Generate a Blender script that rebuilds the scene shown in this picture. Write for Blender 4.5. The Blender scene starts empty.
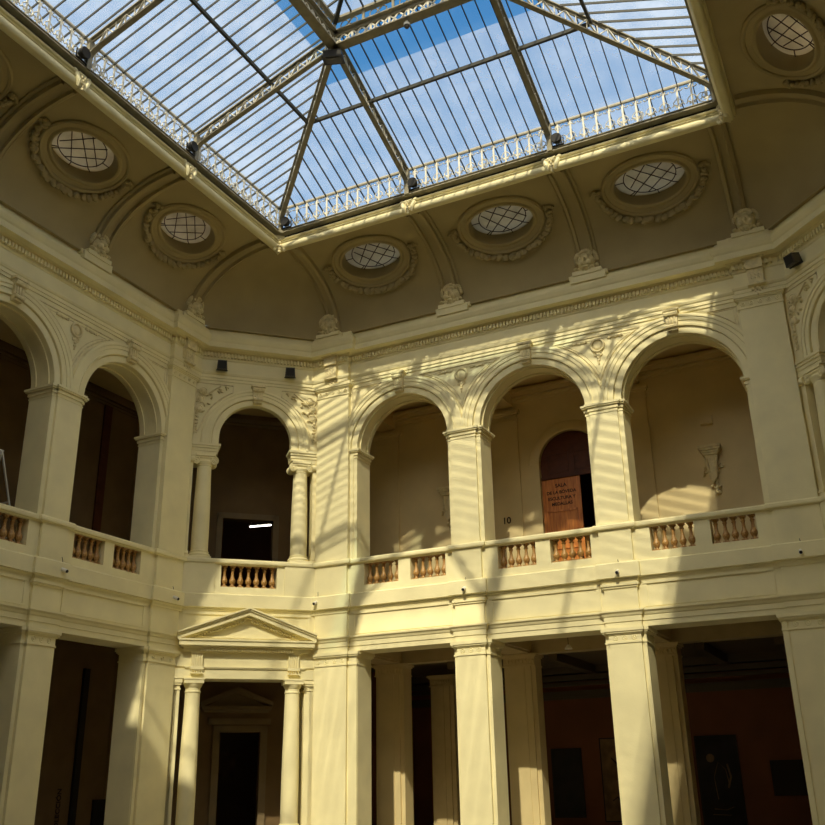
import bpy, math, random
from mathutils import Vector, Matrix
random.seed(7)
C = bpy.context.scene.collection
PI = math.pi
sc = bpy.context.scene

# ------------------------------------------------------------------ materials
def nm(name):
    m = bpy.data.materials.new(name); m.use_nodes = True
    n = m.node_tree.nodes; l = m.node_tree.links
    return m, n, l, n['Principled BSDF']
def plain(name, col, rough=.6, metal=0, noise=0.0, scale=3.0, bump=0.0, bscale=40, spec=.3):
    m, n, l, b = nm(name)
    b.inputs['Roughness'].default_value = rough
    b.inputs['Metallic'].default_value = metal
    b.inputs['Specular IOR Level'].default_value = spec
    if noise:
        tc = n.new('ShaderNodeTexCoord'); nz = n.new('ShaderNodeTexNoise')
        nz.inputs['Scale'].default_value = scale; nz.inputs['Detail'].default_value = 6
        l.new(tc.outputs['Object'], nz.inputs['Vector'])
        r = n.new('ShaderNodeValToRGB')
        r.color_ramp.elements[0].position = .3; r.color_ramp.elements[1].position = .7
        r.color_ramp.elements[0].color = tuple(c*(1-noise) for c in col)+(1,)
        r.color_ramp.elements[1].color = tuple(min(1, c*(1+noise*.5)) for c in col)+(1,)
        l.new(nz.outputs['Fac'], r.inputs['Fac']); l.new(r.outputs['Color'], b.inputs['Base Color'])
    else:
        b.inputs['Base Color'].default_value = tuple(col)+(1,)
    if bump:
        tc = n.new('ShaderNodeTexCoord'); nb = n.new('ShaderNodeTexNoise'); nb.inputs['Scale'].default_value = bscale
        bp = n.new('ShaderNodeBump'); bp.inputs['Strength'].default_value = bump; bp.inputs['Distance'].default_value = .02
        l.new(tc.outputs['Object'], nb.inputs['Vector']); l.new(nb.outputs['Fac'], bp.inputs['Height']); l.new(bp.outputs['Normal'], b.inputs['Normal'])
    return m
CREAM = (.83, .76, .47)
M = {}
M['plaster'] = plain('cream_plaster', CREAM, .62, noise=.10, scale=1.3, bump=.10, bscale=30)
M['cove'] = plain('shade_darkened_cove_plaster', (.42, .345, .18), .75, noise=.12, scale=.8, bump=.1, bscale=18)  # cream paint darkened: the cove's shade is put into this base colour
M['relief'] = plain('relief_plaster', (.76, .67, .40), .65, noise=.22, scale=9, bump=.2, bscale=60)
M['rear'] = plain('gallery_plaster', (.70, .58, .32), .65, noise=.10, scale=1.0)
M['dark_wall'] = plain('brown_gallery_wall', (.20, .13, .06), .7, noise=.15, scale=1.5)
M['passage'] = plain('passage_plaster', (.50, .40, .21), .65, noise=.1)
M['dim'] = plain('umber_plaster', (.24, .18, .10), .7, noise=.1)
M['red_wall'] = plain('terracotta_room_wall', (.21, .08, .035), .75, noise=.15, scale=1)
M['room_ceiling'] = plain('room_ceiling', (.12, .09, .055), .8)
M['floor'] = plain('stone_floor', (.48, .43, .33), .35, noise=.25, scale=.9)
M['steel'] = plain('painted_steel', (.30, .27, .19), .5, noise=.2, scale=6)
M['bar'] = plain('dark_glazing_bar', (.045, .045, .035), .55)
M['iron'] = plain('pale_ironwork', (.78, .74, .62), .5, noise=.12, scale=8)
M['gap'] = plain('dark_gap', (.02, .017, .012), .8)
M['black'] = plain('black_metal', (.02, .018, .016), .45)
M['lead'] = plain('dark_red_lead', (.05, .015, .008), .5)
M['white'] = plain('white_plastic', (.75, .73, .66), .4)
M['grey'] = plain('dark_grey_plastic', (.07, .06, .045), .5)
M['alu'] = plain('brushed_aluminium', (.75, .75, .72), .35, metal=.6)
M['wood_dark'] = plain('dark_wood', (.10, .028, .012), .5, noise=.3, scale=4)
M['text_dark'] = plain('dark_lettering', (.03, .012, .006), .6)
M['canvas_dark'] = plain('dark_canvas', (.018, .012, .010), .5, noise=.6, scale=2.5)
M['canvas_ochre'] = plain('ochre_canvas', (.22, .13, .06), .6, noise=.5, scale=3)
M['frame_dark'] = plain('dark_frame', (.02, .012, .008), .4)
def wood(name, a, b_, sc_=(9, 9, 1.0)):
    m, n, l, b = nm(name)
    tc = n.new('ShaderNodeTexCoord'); mp = n.new('ShaderNodeMapping'); mp.inputs['Scale'].default_value = sc_
    nz = n.new('ShaderNodeTexNoise'); nz.inputs['Scale'].default_value = 2; nz.inputs['Detail'].default_value = 5
    r = n.new('ShaderNodeValToRGB'); r.color_ramp.elements[0].position = .35; r.color_ramp.elements[1].position = .68
    r.color_ramp.elements[0].color = a+(1,); r.color_ramp.elements[1].color = b_+(1,)
    l.new(tc.outputs['Object'], mp.inputs['Vector']); l.new(mp.outputs['Vector'], nz.inputs['Vector'])
    l.new(nz.outputs['Fac'], r.inputs['Fac']); l.new(r.outputs['Color'], b.inputs['Base Color']); b.inputs['Roughness'].default_value = .42
    return m
M['door'] = wood('orange_wood', (.50, .15, .03), (.75, .30, .06))
M['baluster'] = wood('terracotta_baluster', (.28, .13, .03), (.54, .33, .11), (14, 14, 10))
def glass(name, tint, white, fac, gloss=.04):
    m = bpy.data.materials.new(name); m.use_nodes = True; n = m.node_tree.nodes; l = m.node_tree.links; n.clear()
    out = n.new('ShaderNodeOutputMaterial'); t = n.new('ShaderNodeBsdfTransparent'); t.inputs[0].default_value = tint+(1,)
    tr = n.new('ShaderNodeBsdfTranslucent'); g = n.new('ShaderNodeBsdfGlossy'); g.inputs['Roughness'].default_value = .15
    tc = n.new('ShaderNodeTexCoord'); nz = n.new('ShaderNodeTexNoise'); nz.inputs['Scale'].default_value = 1.6; nz.inputs['Detail'].default_value = 4
    mr = n.new('ShaderNodeMapRange'); mr.inputs['From Min'].default_value = .3; mr.inputs['From Max'].default_value = .7
    mr.inputs['To Min'].default_value = fac*.75; mr.inputs['To Max'].default_value = min(1, fac*1.25)
    l.new(tc.outputs['Object'], nz.inputs['Vector']); l.new(nz.outputs['Fac'], mr.inputs['Value'])
    tr.inputs['Color'].default_value = white+(1,)
    a = n.new('ShaderNodeMixShader'); b = n.new('ShaderNodeMixShader'); b.inputs[0].default_value = gloss
    l.new(mr.outputs['Result'], a.inputs[0]); l.new(t.outputs[0], a.inputs[1]); l.new(tr.outputs[0], a.inputs[2])
    l.new(a.outputs[0], b.inputs[1]); l.new(g.outputs[0], b.inputs[2]); l.new(b.outputs[0], out.inputs[0])
    return m
M['glass_hazy'] = glass('hazy_roof_glass', (.95, .97, 1.0), (.95, .97, 1.0), .24)
M['glass_clear'] = glass('clear_roof_glass', (.80, .93, 1.0), (.5, .7, .9), .05)
M['glass_oculus'] = glass('frosted_oculus_glass', (.75, .68, .5), (.92, .84, .66), .75, .08)
m, n, l, b = nm('tube_light'); b.inputs['Emission Color'].default_value = (1, .95, .85, 1); b.inputs['Emission Strength'].default_value = 5; M['tube'] = m

# ------------------------------------------------------------------ mesh builder
class MB:
    """local frame: s along the wall, o towards the court, z up  ->  object x = s, y = -o"""
    def __init__(self): self.v = []; self.f = []
    def add(self, vs, fs):
        k = len(self.v); self.v += [(a, -b, c) for a, b, c in vs]; self.f += [tuple(i+k for i in f) for f in fs]; return self
    def box(self, s0, s1, o0, o1, z0, z1):
        return self.add([(s0, o0, z0), (s1, o0, z0), (s1, o1, z0), (s0, o1, z0), (s0, o0, z1), (s1, o0, z1), (s1, o1, z1), (s0, o1, z1)],
                        [(0, 1, 2, 3), (4, 5, 6, 7), (0, 1, 5, 4), (1, 2, 6, 5), (2, 3, 7, 6), (3, 0, 4, 7)])
    def obox(self, p, q, w, h, up=(0, 0, 1)):
        p = Vector(p); q = Vector(q); d = (q-p).normalized(); u = Vector(up)
        a = d.cross(u)
        if a.length < 1e-4: a = d.cross(Vector((1, 0, 0)))
        a.normalize(); b = a.cross(d).normalized()
        a *= w/2; b *= h/2
        vs = [tuple(x) for x in (p-a-b, p+a-b, p+a+b, p-a+b, q-a-b, q+a-b, q+a+b, q-a+b)]
        return self.add(vs, [(0, 1, 2, 3), (4, 5, 6, 7), (0, 1, 5, 4), (1, 2, 6, 5), (2, 3, 7, 6), (3, 0, 4, 7)])
    def prism(self, poly, o0, o1):
        n_ = len(poly)
        return self.add([(a, o0, b) for a, b in poly]+[(a, o1, b) for a, b in poly],
                        [tuple(range(n_)), tuple(range(n_, 2*n_))]+[(i, (i+1) % n_, (i+1) % n_+n_, i+n_) for i in range(n_)])
    def lathe(self, cs, co, prof, seg=16, axis='z'):
        vs = []; fs = []
        for r, z in prof:
            for k in range(seg):
                a = 2*PI*k/seg
                if axis == 'z': vs.append((cs+r*math.cos(a), co+r*math.sin(a), z))
        m_ = len(prof)
        for i in range(m_-1):
            for k in range(seg):
                fs.append((i*seg+k, i*seg+(k+1) % seg, (i+1)*seg+(k+1) % seg, (i+1)*seg+k))
        fs += [tuple(range(seg)), tuple(range((m_-1)*seg, m_*seg))]
        return self.add(vs, fs)
    def disc(self, cs, cz, o0, o1, r, seg=14):
        return self.prism([(cs+r*math.cos(2*PI*k/seg), cz+r*math.sin(2*PI*k/seg)) for k in range(seg)], o0, o1)
    def ring(self, cs, cz, o, R, r, rs=None, seg=20, k=6, a0=0, a1=2*PI):
        rs = R if rs is None else rs
        pts = []; closed = abs(a1-a0-2*PI) < 1e-6
        for i in range(seg+(0 if closed else 1)):
            a = a0+(a1-a0)*i/seg; pts.append((cs+R*math.cos(a), o, cz+rs*math.sin(a)))
        return self.tube(pts, r, k, closed)
    def tube(self, pts, r, k=6, closed=False):
        P = [Vector(p) for p in pts]; n_ = len(P); vs = []; fs = []; nrm = None
        for i in range(n_):
            if closed: d = P[(i+1) % n_]-P[i-1]
            else: d = P[min(i+1, n_-1)]-P[max(i-1, 0)]
            d.normalize()
            if nrm is None:
                nrm = d.cross(Vector((0, 1, 0)))
                if nrm.length < .1: nrm = d.cross(Vector((1, 0, 0)))
            nrm = (nrm-d*nrm.dot(d)).normalized(); bi = d.cross(nrm)
            rr = r[i] if isinstance(r, (list, tuple)) else r
            for j in range(k):
                a = 2*PI*j/k; vs.append(tuple(P[i]+nrm*(rr*math.cos(a))+bi*(rr*math.sin(a))))
        for i in range(n_ if closed else n_-1):
            for j in range(k):
                i2 = (i+1) % n_; fs.append((i*k+j, i*k+(j+1) % k, i2*k+(j+1) % k, i2*k+j))
        if not closed: fs += [tuple(range(k)), tuple(range((n_-1)*k, n_*k))]
        return self.add(vs, fs)
    def blob(self, c, rx, ro, rz, seg=8, rings=6, rot=0):
        vs = []; fs = []
        for i in range(rings+1):
            t = PI*i/rings
            for k in range(seg):
                a = 2*PI*k/seg; x = rx*math.sin(t)*math.cos(a); z = rz*math.cos(t); y = ro*math.sin(t)*math.sin(a)
                vs.append((c[0]+x*math.cos(rot)-z*math.sin(rot), c[1]+y, c[2]+x*math.sin(rot)+z*math.cos(rot)))
        for i in range(rings):
            for k in range(seg): fs.append((i*seg+k, i*seg+(k+1) % seg, (i+1)*seg+(k+1) % seg, (i+1)*seg+k))
        return self.add(vs, fs)
    def arc(self, cs, zs, r, prof, a0=0, a1=PI, N=36):
        """prof: closed list of (dr, o) swept about (cs, zs)"""
        vs = []; fs = []; m_ = len(prof)
        for i in range(N+1):
            a = a0+(a1-a0)*i/N
            for dr, o in prof: vs.append((cs+(r+dr)*math.cos(a), o, zs+(r+dr)*math.sin(a)))
        for i in range(N):
            for j in range(m_): fs.append((i*m_+j, i*m_+(j+1) % m_, (i+1)*m_+(j+1) % m_, (i+1)*m_+j))
        fs += [tuple(range(m_)), tuple(range(N*m_, N*m_+m_))]
        return self.add(vs, fs)
    def build(self, name, mat, parent=None, frame=None, loc=None, rot=None, smooth=True, **props):
        me = bpy.data.meshes.new(name); me.from_pydata(self.v, [], self.f); me.validate()
        me.materials.append(M[mat] if isinstance(mat, str) else mat)
        import bmesh
        bm = bmesh.new(); bm.from_mesh(me); bmesh.ops.recalc_face_normals(bm, faces=bm.faces); bm.to_mesh(me); bm.free()
        if smooth:
            for p in me.polygons: p.use_smooth = True
            me.set_sharp_from_angle(angle=math.radians(38))
        o = bpy.data.objects.new(name, me); C.objects.link(o)
        if parent: o.parent = parent
        if frame: o.location = (frame.ox, frame.oy, 0); o.rotation_euler = (0, 0, frame.a)
        if loc is not None: o.location = loc
        if rot is not None: o.rotation_euler = rot
        for k, v in props.items(): o[k] = v
        return o

class Frame:
    def __init__(self, p, q):
        self.ox, self.oy = p; self.a = math.atan2(q[1]-p[1], q[0]-p[0]); self.L = math.hypot(q[0]-p[0], q[1]-p[1])
        self.t = ((q[0]-p[0])/self.L, (q[1]-p[1])/self.L)
    def w(self, s, o, z=0):
        return Vector((self.ox+self.t[0]*s+self.t[1]*o, self.oy+self.t[1]*s-self.t[0]*o, z))
def thing(name, label, cat, frame=None, s=0, o=0, z=0, group=None, loc=None, rot=None):
    e = bpy.data.objects.new(name, None); C.objects.link(e); e.empty_display_size = .2
    e.location = loc if loc is not None else (frame.w(s, o, z) if frame else (s, -o, z))
    e.rotation_euler = rot if rot is not None else (0, 0, frame.a if frame else 0)
    e['label'] = label; e['category'] = cat; e['kind'] = 'thing'
    if group: e['group'] = group
    return e
def tag(o, label, cat, group=None):
    o['label'] = label; o['category'] = cat; o['kind'] = 'thing'
    if group: o['group'] = group
    return o
def place(o, frame, s, off, z, dr=0):
    o.location = frame.w(s, off, z); o.rotation_euler = (0, 0, frame.a+dr); return o
def dup(r, frame=None, s=0, o=0, z=0, label=None, group=None, dr=0):
    def cp(x, par):
        c = x.copy(); C.objects.link(c)
        if par is not None: c.parent = par
        for ch in list(x.children): cp(ch, c)
        return c
    n_ = cp(r, None)
    if frame: place(n_, frame, s, o, z, dr)
    if label: n_['label'] = label
    if group: n_['group'] = group
    return n_

V1 = (-3.19, .50); V2 = (-.51, 3.12); V3 = (12.67, 3.12); V4 = (15.35, .50)
V5 = (15.35, -19.3); V6 = (12.67, -21.92); V7 = (-.51, -21.92); V8 = (-3.19, -19.3)
RING = [V8, V1, V2, V3, V4, V5, V6, V7]
FB = Frame((0, 3.12), (1, 3.12))             # back wall, s = x
FL = Frame((-3.19, 0), (-3.19, 1))           # left wall, s = y
FR = Frame((15.35, 0), (15.35, -1))          # right wall, s = -y
FF = Frame((12.16, -21.92), (11.16, -21.92)) # front wall, s = 12.16 - x
FC = Frame(V1, V2); FD = Frame(V3, V4)       # the two visible chamfers
FE = Frame(V5, V6); FG = Frame(V7, V8)

# plan sweeps: each wall is a list of (s0, s1, extra offset) from start corner to end corner
def plan(walls_extra, base=0.0):
    pts = []
    n_ = 8
    segs = []
    for i in range(n_):
        p = RING[i]; q = RING[(i+1) % n_]
        fr = Frame(p, q)
        ex = sorted(walls_extra.get(i, []))
        cur = 0.0; out = []
        for a, b_, e in ex:
            if a-cur > 1e-4: out.append((cur, a, 0.0))
            out.append((a, b_, e)); cur = b_
        if fr.L-cur > 1e-4: out.append((cur, fr.L, 0.0))
        segs.append((fr, out))
    for i in range(n_):
        fr, out = segs[i]; pf, po = segs[i-1]
        # corner between previous wall last seg and this first seg
        pts.append(('c', pf, po[-1][2], fr, out[0][2]))
        for k in range(len(out)-1):
            pts.append(('j', fr, out[k][1], out[k][2], out[k+1][2]))
    return pts
def plan_pt(item, o):
    r = []
    if item[0] == 'c':
        _, f1, e1, f2, e2 = item
        a = f1.w(0, o+e1); b = f2.w(0, o+e2); t1 = f1.t; t2 = f2.t
        den = t1[0]*t2[1]-t1[1]*t2[0]
        k = ((b[0]-a[0])*t2[1]-(b[1]-a[1])*t2[0])/den
        return [(a[0]+t1[0]*k, a[1]+t1[1]*k)]
    _, f, s, e1, e2 = item
    up = 1 if e2 > e1 else -1
    # stepping out: the return face sits before s grows by o; keep mouldings mitred round the step
    s_ = s-(o if up > 0 else -o)
    return [tuple(f.w(s_, o+e1)[:2]), tuple(f.w(s_, o+e2)[:2])]
def sweep(walls_extra, prof, name, mat='plaster', closed_prof=False):
    items = plan(walls_extra); mb = MB(); cols = []
    for o, z in prof:
        row = []
        for it in items:
            for p in plan_pt(it, o): row.append((p[0], -p[1], z))
        cols.append(row)
    n_ = len(cols[0]); vs = [v for row in cols for v in row]; fs = []
    for j in range(len(cols)-1):
        for i in range(n_): fs.append((j*n_+i, j*n_+(i+1) % n_, (j+1)*n_+(i+1) % n_, (j+1)*n_+i))
    mb.add(vs, fs)
    o = mb.build(name, mat, smooth=False); o['kind'] = 'structure'
    return o

# pier positions
PB = [4.10, 8.00]; PL = [-4.01, -7.88, -11.6, -15.4]
def rel(i, frs): return frs
LL = Frame(V8, V1).L; LBk = Frame(V2, V3).L
# ressauts, in wall-start coordinates
def on_left(y): return y-V8[1]
def on_back(x): return x-V2[0]
def on_right(y): return V4[1]-y
def on_front(x): return V6[0]-x
pil = {0: [(0, 1.05), (on_left(-.55), LL)], 2: [(0, 1.03), (LBk-1.03, LBk)], 4: [(0, 1.05), (LL-1.05, LL)], 6: [(0, 1.03), (LBk-1.03, LBk)]}
prs = {0: [(on_left(y)-.40, on_left(y)+.40) for y in PL], 2: [(on_back(x)-.40, on_back(x)+.40) for x in PB],
       4: [(on_right(y)-.40, on_right(y)+.40) for y in PL], 6: [(on_front(x)-.40, on_front(x)+.40) for x in PB]}
ex_pil = {k: [(a, b_, .15) for a, b_ in v] for k, v in pil.items()}
ex_all = {k: [(a, b_, .08) for a, b_ in pil[k]+prs[k]] for k in pil}

# ------------------------------------------------------------------ entablatures and cornices
corn = sweep(ex_pil, [(0, 12.66), (.03, 12.66), (.03, 12.74), (.055, 12.745), (.055, 12.83), (.08, 12.85), (.10, 12.90), (.10, 12.94), (.02, 12.955), (.02, 13.30),
      (.05, 13.33), (.06, 13.38), (.06, 13.52), (.15, 13.555), (.17, 13.58), (.38, 13.585), (.38, 13.74), (.41, 13.78), (.45, 13.87), (.46, 13.93), (.40, 13.94),
      (.34, 13.97), (.33, 14.08), (.27, 14.09), (.26, 14.22)], 'trim_1')
def dentils(frame, ranges, o0=.055, o1=.15, z0=13.385, z1=13.51, pitch=.098, w=.056):
    mb = MB()
    for a, b_, e in ranges:
        k = a+.02
        while k < b_-.02:
            mb.box(k, k+w, o0+e, o1+e, z0, z1); k += pitch
    o = mb.build('trim_2', 'plaster', frame=frame, smooth=False); o['kind'] = 'structure'
dentils(FB, [(-.45, .55, .15), (.55, 11.6, 0), (11.6, 12.6, .15)])
dentils(FL, [(-9, -.55, 0), (-.55, .46, .15)])
dentils(FC, [(.04, 3.70, 0)]); dentils(FD, [(.04, 3.70, 0)])
sweep(ex_all, [(-.02, 7.27), (.05, 7.275), (.07, 7.30), (.12, 7.31), (.13, 7.34), (.13, 7.39), (.10, 7.43), (-.30, 7.44)], 'trim_3')
sweep(ex_all, [(-.1, 5.98), (.02, 5.98), (.03, 6.02), (.06, 6.06), (.07, 6.10), (.13, 6.115), (.13, 6.45), (.10, 6.48), (-.02, 6.485)], 'trim_4')
sweep(ex_all, [(-.02, 4.953), (.03, 4.953), (.03, 5.08), (.05, 5.085), (.05, 5.20), (.07, 5.22), (.09, 5.27), (.13, 5.31), (.13, 5.35), (.02, 5.37), (-.1, 5.37)], 'trim_5')

# ------------------------------------------------------------------ walls
TH = .75; ZS = 10.62
def arch_wall(mb, s0, s1, opens, ztop=13.7, zb=7.42, o0=-TH, o1=0, N=32):
    cur = s0
    for a, b_, zs, r in opens:
        mb.box(cur, a, o0, o1, zb, ztop); cur = b_
        c = (a+b_)/2; h = (b_-a)/2
        P = [(c+h*math.cos(PI-PI*i/N), zs+r*math.sin(PI-PI*i/N)) for i in range(N+1)]
        vs = []; fs = []
        for x, z in P: vs += [(x, o1, z), (x, o1, ztop), (x, o0, z), (x, o0, ztop)]
        for i in range(N):
            k = 4*i; fs += [(k, k+4, k+5, k+1), (k+2, k+3, k+7, k+6), (k, k+2, k+6, k+4), (k+1, k+5, k+7, k+3)]
        mb.add(vs, fs)
        if zs > zb:   # jambs up to the springing are the neighbouring boxes
            pass
    mb.box(cur, s1, o0, o1, zb, ztop)
def opening(a, b_): return (a, b_, ZS, (b_-a)/2)
OB = [opening(.77, 3.62), opening(4.58, 7.53), opening(8.48, 11.50)]
OL = [opening(-18.65, -15.88), opening(-14.92, -12.08), opening(-11.12, -8.36), opening(-7.40, -4.49), opening(-3.53, -.66)]
def panelled(mb, s0, s1, holes, z0=6.3, o0=-.30, o1=.05):
    cur = s0
    for a, b_ in holes:
        mb.box(cur, a, o0, o1, z0, 7.30); mb.box(a, b_, o0, o1, z0, 6.68); cur = b_
    mb.box(cur, s1, o0, o1, z0, 7.30)
HB = [(1.03, 2.07), (2.43, 3.46), (4.93, 5.95), (6.33, 7.37), (8.83, 9.87), (10.24, 11.27)]
HL = [(-7.25, -6.21), (-5.77, -4.73), (-3.36, -2.36), (-2.04, -1.07)]
HC = [(1.10, 2.62)]
wb = MB(); arch_wall(wb, V2[0], V3[0], OB); wb.box(V2[0], V3[0], -TH, 0, 4.95, 6.42); panelled(wb, V2[0], V3[0], HB)
wb.box(V2[0], .80, -TH, 0, 0, 4.96); wb.box(11.46, V3[0], -TH, 0, 0, 4.96)
wall_back = wb.build('wall_back', 'plaster', frame=FB); wall_back['kind'] = 'structure'
wl = MB(); arch_wall(wl, V8[1], V1[1], OL); wl.box(V8[1], V1[1], -TH, 0, 4.95, 6.42); panelled(wl, V8[1], V1[1], HL)
wl.box(-.68, V1[1], -TH, 0, 0, 4.96); wl.box(V8[1], -18.6, -TH, 0, 0, 4.96)
wall_left = wl.build('wall_left', 'plaster', frame=FL); wall_left['kind'] = 'structure'
wr = MB(); arch_wall(wr, -V1[1], -V8[1], [opening(-b_, -a) for a, b_, _, _ in OL][::-1]); wr.box(-V1[1], -V8[1], -TH, 0, 4.95, 6.42); panelled(wr, -V1[1], -V8[1], [])
for y in PL: wr.box(-y-.5, -y+.5, -TH, 0, 0, 4.96)
wr.box(-V1[1], .68, -TH, 0, 0, 4.96); wr.box(18.6, -V8[1], -TH, 0, 0, 4.96)
o = wr.build('wall_right', 'plaster', frame=FR); o['kind'] = 'structure'
wf = MB(); arch_wall(wf, V2[0], V3[0], OB); wf.box(V2[0], V3[0], -TH, 0, 4.95, 6.42); panelled(wf, V2[0], V3[0], [])
for x in PB: wf.box(x-.5, x+.5, -TH, 0, 0, 4.96)
wf.box(V2[0], .80, -TH, 0, 0, 4.96); wf.box(11.46, V3[0], -TH, 0, 0, 4.96)
o = wf.build('wall_front', 'plaster', frame=FF); o['kind'] = 'structure'
CHL = FC.L; CM = CHL/2
def chamfer_wall(frame, name, detail=True):
    mb = MB()
    arch_wall(mb, .0, CHL, [(CM-1.04, CM+1.04, 10.92, 1.09)], zb=10.70, o0=-.22)
    mb.box(0, CHL, -TH, 0, 5.0, 6.42); panelled(mb, 0, CHL, HC)
    # little returns beside the columns
    for a, b_ in ((-.05, .14), (CHL-.14, CHL+.05)):
        mb.box(a, b_, -.5, -.02, 7.42, 10.34); mb.box(a, b_, -TH, -.02, 0, 5.0)
    # entablature blocks above the columns
    for a, b_ in ((0, CM-1.0), (CM+1.0, CHL)):
        s = 1 if a == 0 else -1
        ee = (lambda d: (a, b_+d)) if a == 0 else (lambda d: (a-d, b_))
        mb.box(*ee(-.05), -.38, .01, 10.42, 10.49); mb.box(*ee(-.04), -.39, .03, 10.49, 10.58); mb.box(*ee(-.02), -.41, .06, 10.58, 10.65); mb.box(*ee(.02), -.43, .09, 10.65, 10.72)
    # lintel over ground-floor portal
    mb.box(0, CHL, -TH, 0, 4.28, 5.02)
    o = mb.build(name, 'plaster', frame=frame); o['kind'] = 'structure'; return o
wall_chamfer = chamfer_wall(FC, 'wall_corner'); wall_chamfer2 = chamfer_wall(FD, 'wall_corner')
for fr in (FE, FG):
    mb = MB(); mb.box(0, CHL, -TH, 0, 0, 14.2); o = mb.build('wall_corner', 'plaster', frame=fr, smooth=False); o['kind'] = 'structure'

# panels of the lower frieze (thin frames leave a sunk panel with a dark upper line)
def frieze_panel(mb, a, b_, z0=5.44, z1=5.93):
    w = .09
    mb.box(a-w, b_+w, -.01, .035, z1, z1+.06); mb.box(a-w, b_+w, -.01, .015, z0-.04, z0)
    mb.box(a-w, a, -.01, .018, z0, z1); mb.box(b_, b_+w, -.01, .018, z0, z1)
def frieze_cap(mb, c):
    mb.box(c-.40, c+.40, 0, .07, 5.36, 5.90); mb.box(c-.43, c+.43, 0, .10, 5.88, 5.93); mb.box(c-.46, c+.46, 0, .13, 5.93, 5.99)
mb = MB()
for a, b_ in ((.72, 3.50), (4.72, 7.40), (8.62, 11.38)): frieze_panel(mb, a, b_)
for c in PB: frieze_cap(mb, c)
mb.box(V2[0], .52, 0, .08, 5.36, 6.0); mb.box(11.64, V3[0], 0, .08, 5.36, 6.0)
mb.build('frieze_panelling', 'plaster', parent=wall_back)
mb = MB()
for a, b_ in ((-7.3, -4.6), (-3.40, -.78)): frieze_panel(mb, a, b_)
for c in PL: frieze_cap(mb, c)
mb.box(-.55, V1[1], 0, .08, 5.36, 6.0)
mb.build('frieze_panelling', 'plaster', parent=wall_left)
for w_ in (wall_chamfer, wall_chamfer2):
    mb = MB(); frieze_panel(mb, .25, CHL-.25); mb.build('frieze_panelling', 'plaster', parent=w_)

# pedestals in the balustrade (slightly projecting dado blocks)
def dado(mb, a, b_, e=.085): mb.box(a, b_, -.3, .05+e, 6.45, 7.30)
mb = MB()
for c in PB: dado(mb, c-.40, c+.40)
dado(mb, V2[0]+.02, .52); dado(mb, 11.64, V3[0]-.02); mb.build('pedestal', 'plaster', parent=wall_back, smooth=False)
mb = MB()
for c in PL: dado(mb, c-.40, c+.40)
dado(mb, -.55, V1[1]-.02); mb.build('pedestal', 'plaster', parent=wall_left, smooth=False)
for w_ in (wall_chamfer, wall_chamfer2):
    mb = MB(); dado(mb, .02, .92, .04); dado(mb, CHL-.92, CHL-.02, .04); mb.build('pedestal', 'plaster', parent=w_, smooth=False)

# ------------------------------------------------------------------ arches: archivolts, keystones, spandrels, imposts
INNER = [(-.0, 0.0), (0, .012), (.02, .02), (.17, .02), (.19, -.01), (.19, -.03)]
OUTER = [(.19, -.02), (.19, .075), (.23, .085), (.235, .06), (.33, .06), (.335, .085), (.42, .085), (.43, .105), (.47, .11), (.50, .10), (.51, -.02)]
SOFFIT = [(-.035, -.14), (-.035, -.22), (.02, -.22), (.02, -.14)]
SOFF2 = [(-.035, -.56), (-.035, -.64), (.02, -.64), (.02, -.56)]
def archivolt(parent, c, r, zs=ZS, scale=1.0):
    mb = MB()
    for P in (INNER, OUTER) + ((SOFFIT, SOFF2) if zs == ZS else ()):
        mb.arc(c, zs, r, [(a*scale, b_) for a, b_ in P], N=40)
        if zs > ZS+.1:
            for sg in (-1, 1):
                n0 = len(P); vs = [(c+sg*(r+a*scale), b_, z) for z in (10.70, zs) for a, b_ in P]
                mb.add(vs, [(i, (i+1) % n0, (i+1) % n0+n0, i+n0) for i in range(n0)])
    mb.build('archivolt', 'plaster', parent=parent)
    k = MB(); z0 = zs+r+.06*scale; z1 = zs+r+.60*scale
    k.prism([(c-.12, z0), (c+.12, z0), (c+.17, z1), (c-.17, z1)], -.02, .15)
    k.tube([(c-.14, .17, z0+.10), (c+.14, .17, z0+.10)], .055, 8); k.tube([(c-.17, .17, z1-.10), (c+.17, .17, z1-.10)], .07, 8)
    for q in (-.075, 0, .075): k.box(c+q-.02, c+q+.02, .14, .18, z0+.17, z1-.19)
    k.box(c-.20, c+.20, 0, .22, z1-.02, z1+.04)
    k.build('keystone', 'relief', parent=parent)
for a, b_, zs, r in OB: archivolt(wall_back, (a+b_)/2, r)
for a, b_, zs, r in OL[-2:]: archivolt(wall_left, (a+b_)/2, r)
for w_ in (wall_chamfer, wall_chamfer2): archivolt(w_, CM, 1.08, 10.92, .92)

def impost(mb, a, b_, raised=None, o0=-TH):
    z = ZS-.27
    for d, z0, z1 in ((.015, z, z+.04), (.004, z+.04, z+.09), (.035, z+.09, z+.15), (.02, z+.15, z+.18), (.075, z+.18, z+.215), (.10, z+.215, z+.27)):
        mb.box(a-d, b_+d, o0-d, d, z0, z1)
        if raised: mb.box(raised[0]-d, raised[1]+d, 0, .07+d, z0, z1)
mb = MB()
for c in PB:
    mb.box(c-.36, c+.36, 0, .07, 7.42, ZS); impost(mb, c-.48, c+.48, (c-.36, c+.36))
impost(mb, .60, .77); impost(mb, 11.50, 11.62); mb.box(.56, .66, 0, .03, 7.42, ZS); mb.box(11.58, 11.62, 0, .03, 7.42, ZS)
mb.build('impost_moulding', 'plaster', parent=wall_back)
mb = MB()
for c in PL:
    mb.box(c-.36, c+.36, 0, .07, 7.42, ZS); impost(mb, c-.48, c+.48, (c-.36, c+.36))
impost(mb, -.66, -.56); mb.build('impost_moulding', 'plaster', parent=wall_left)

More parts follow.
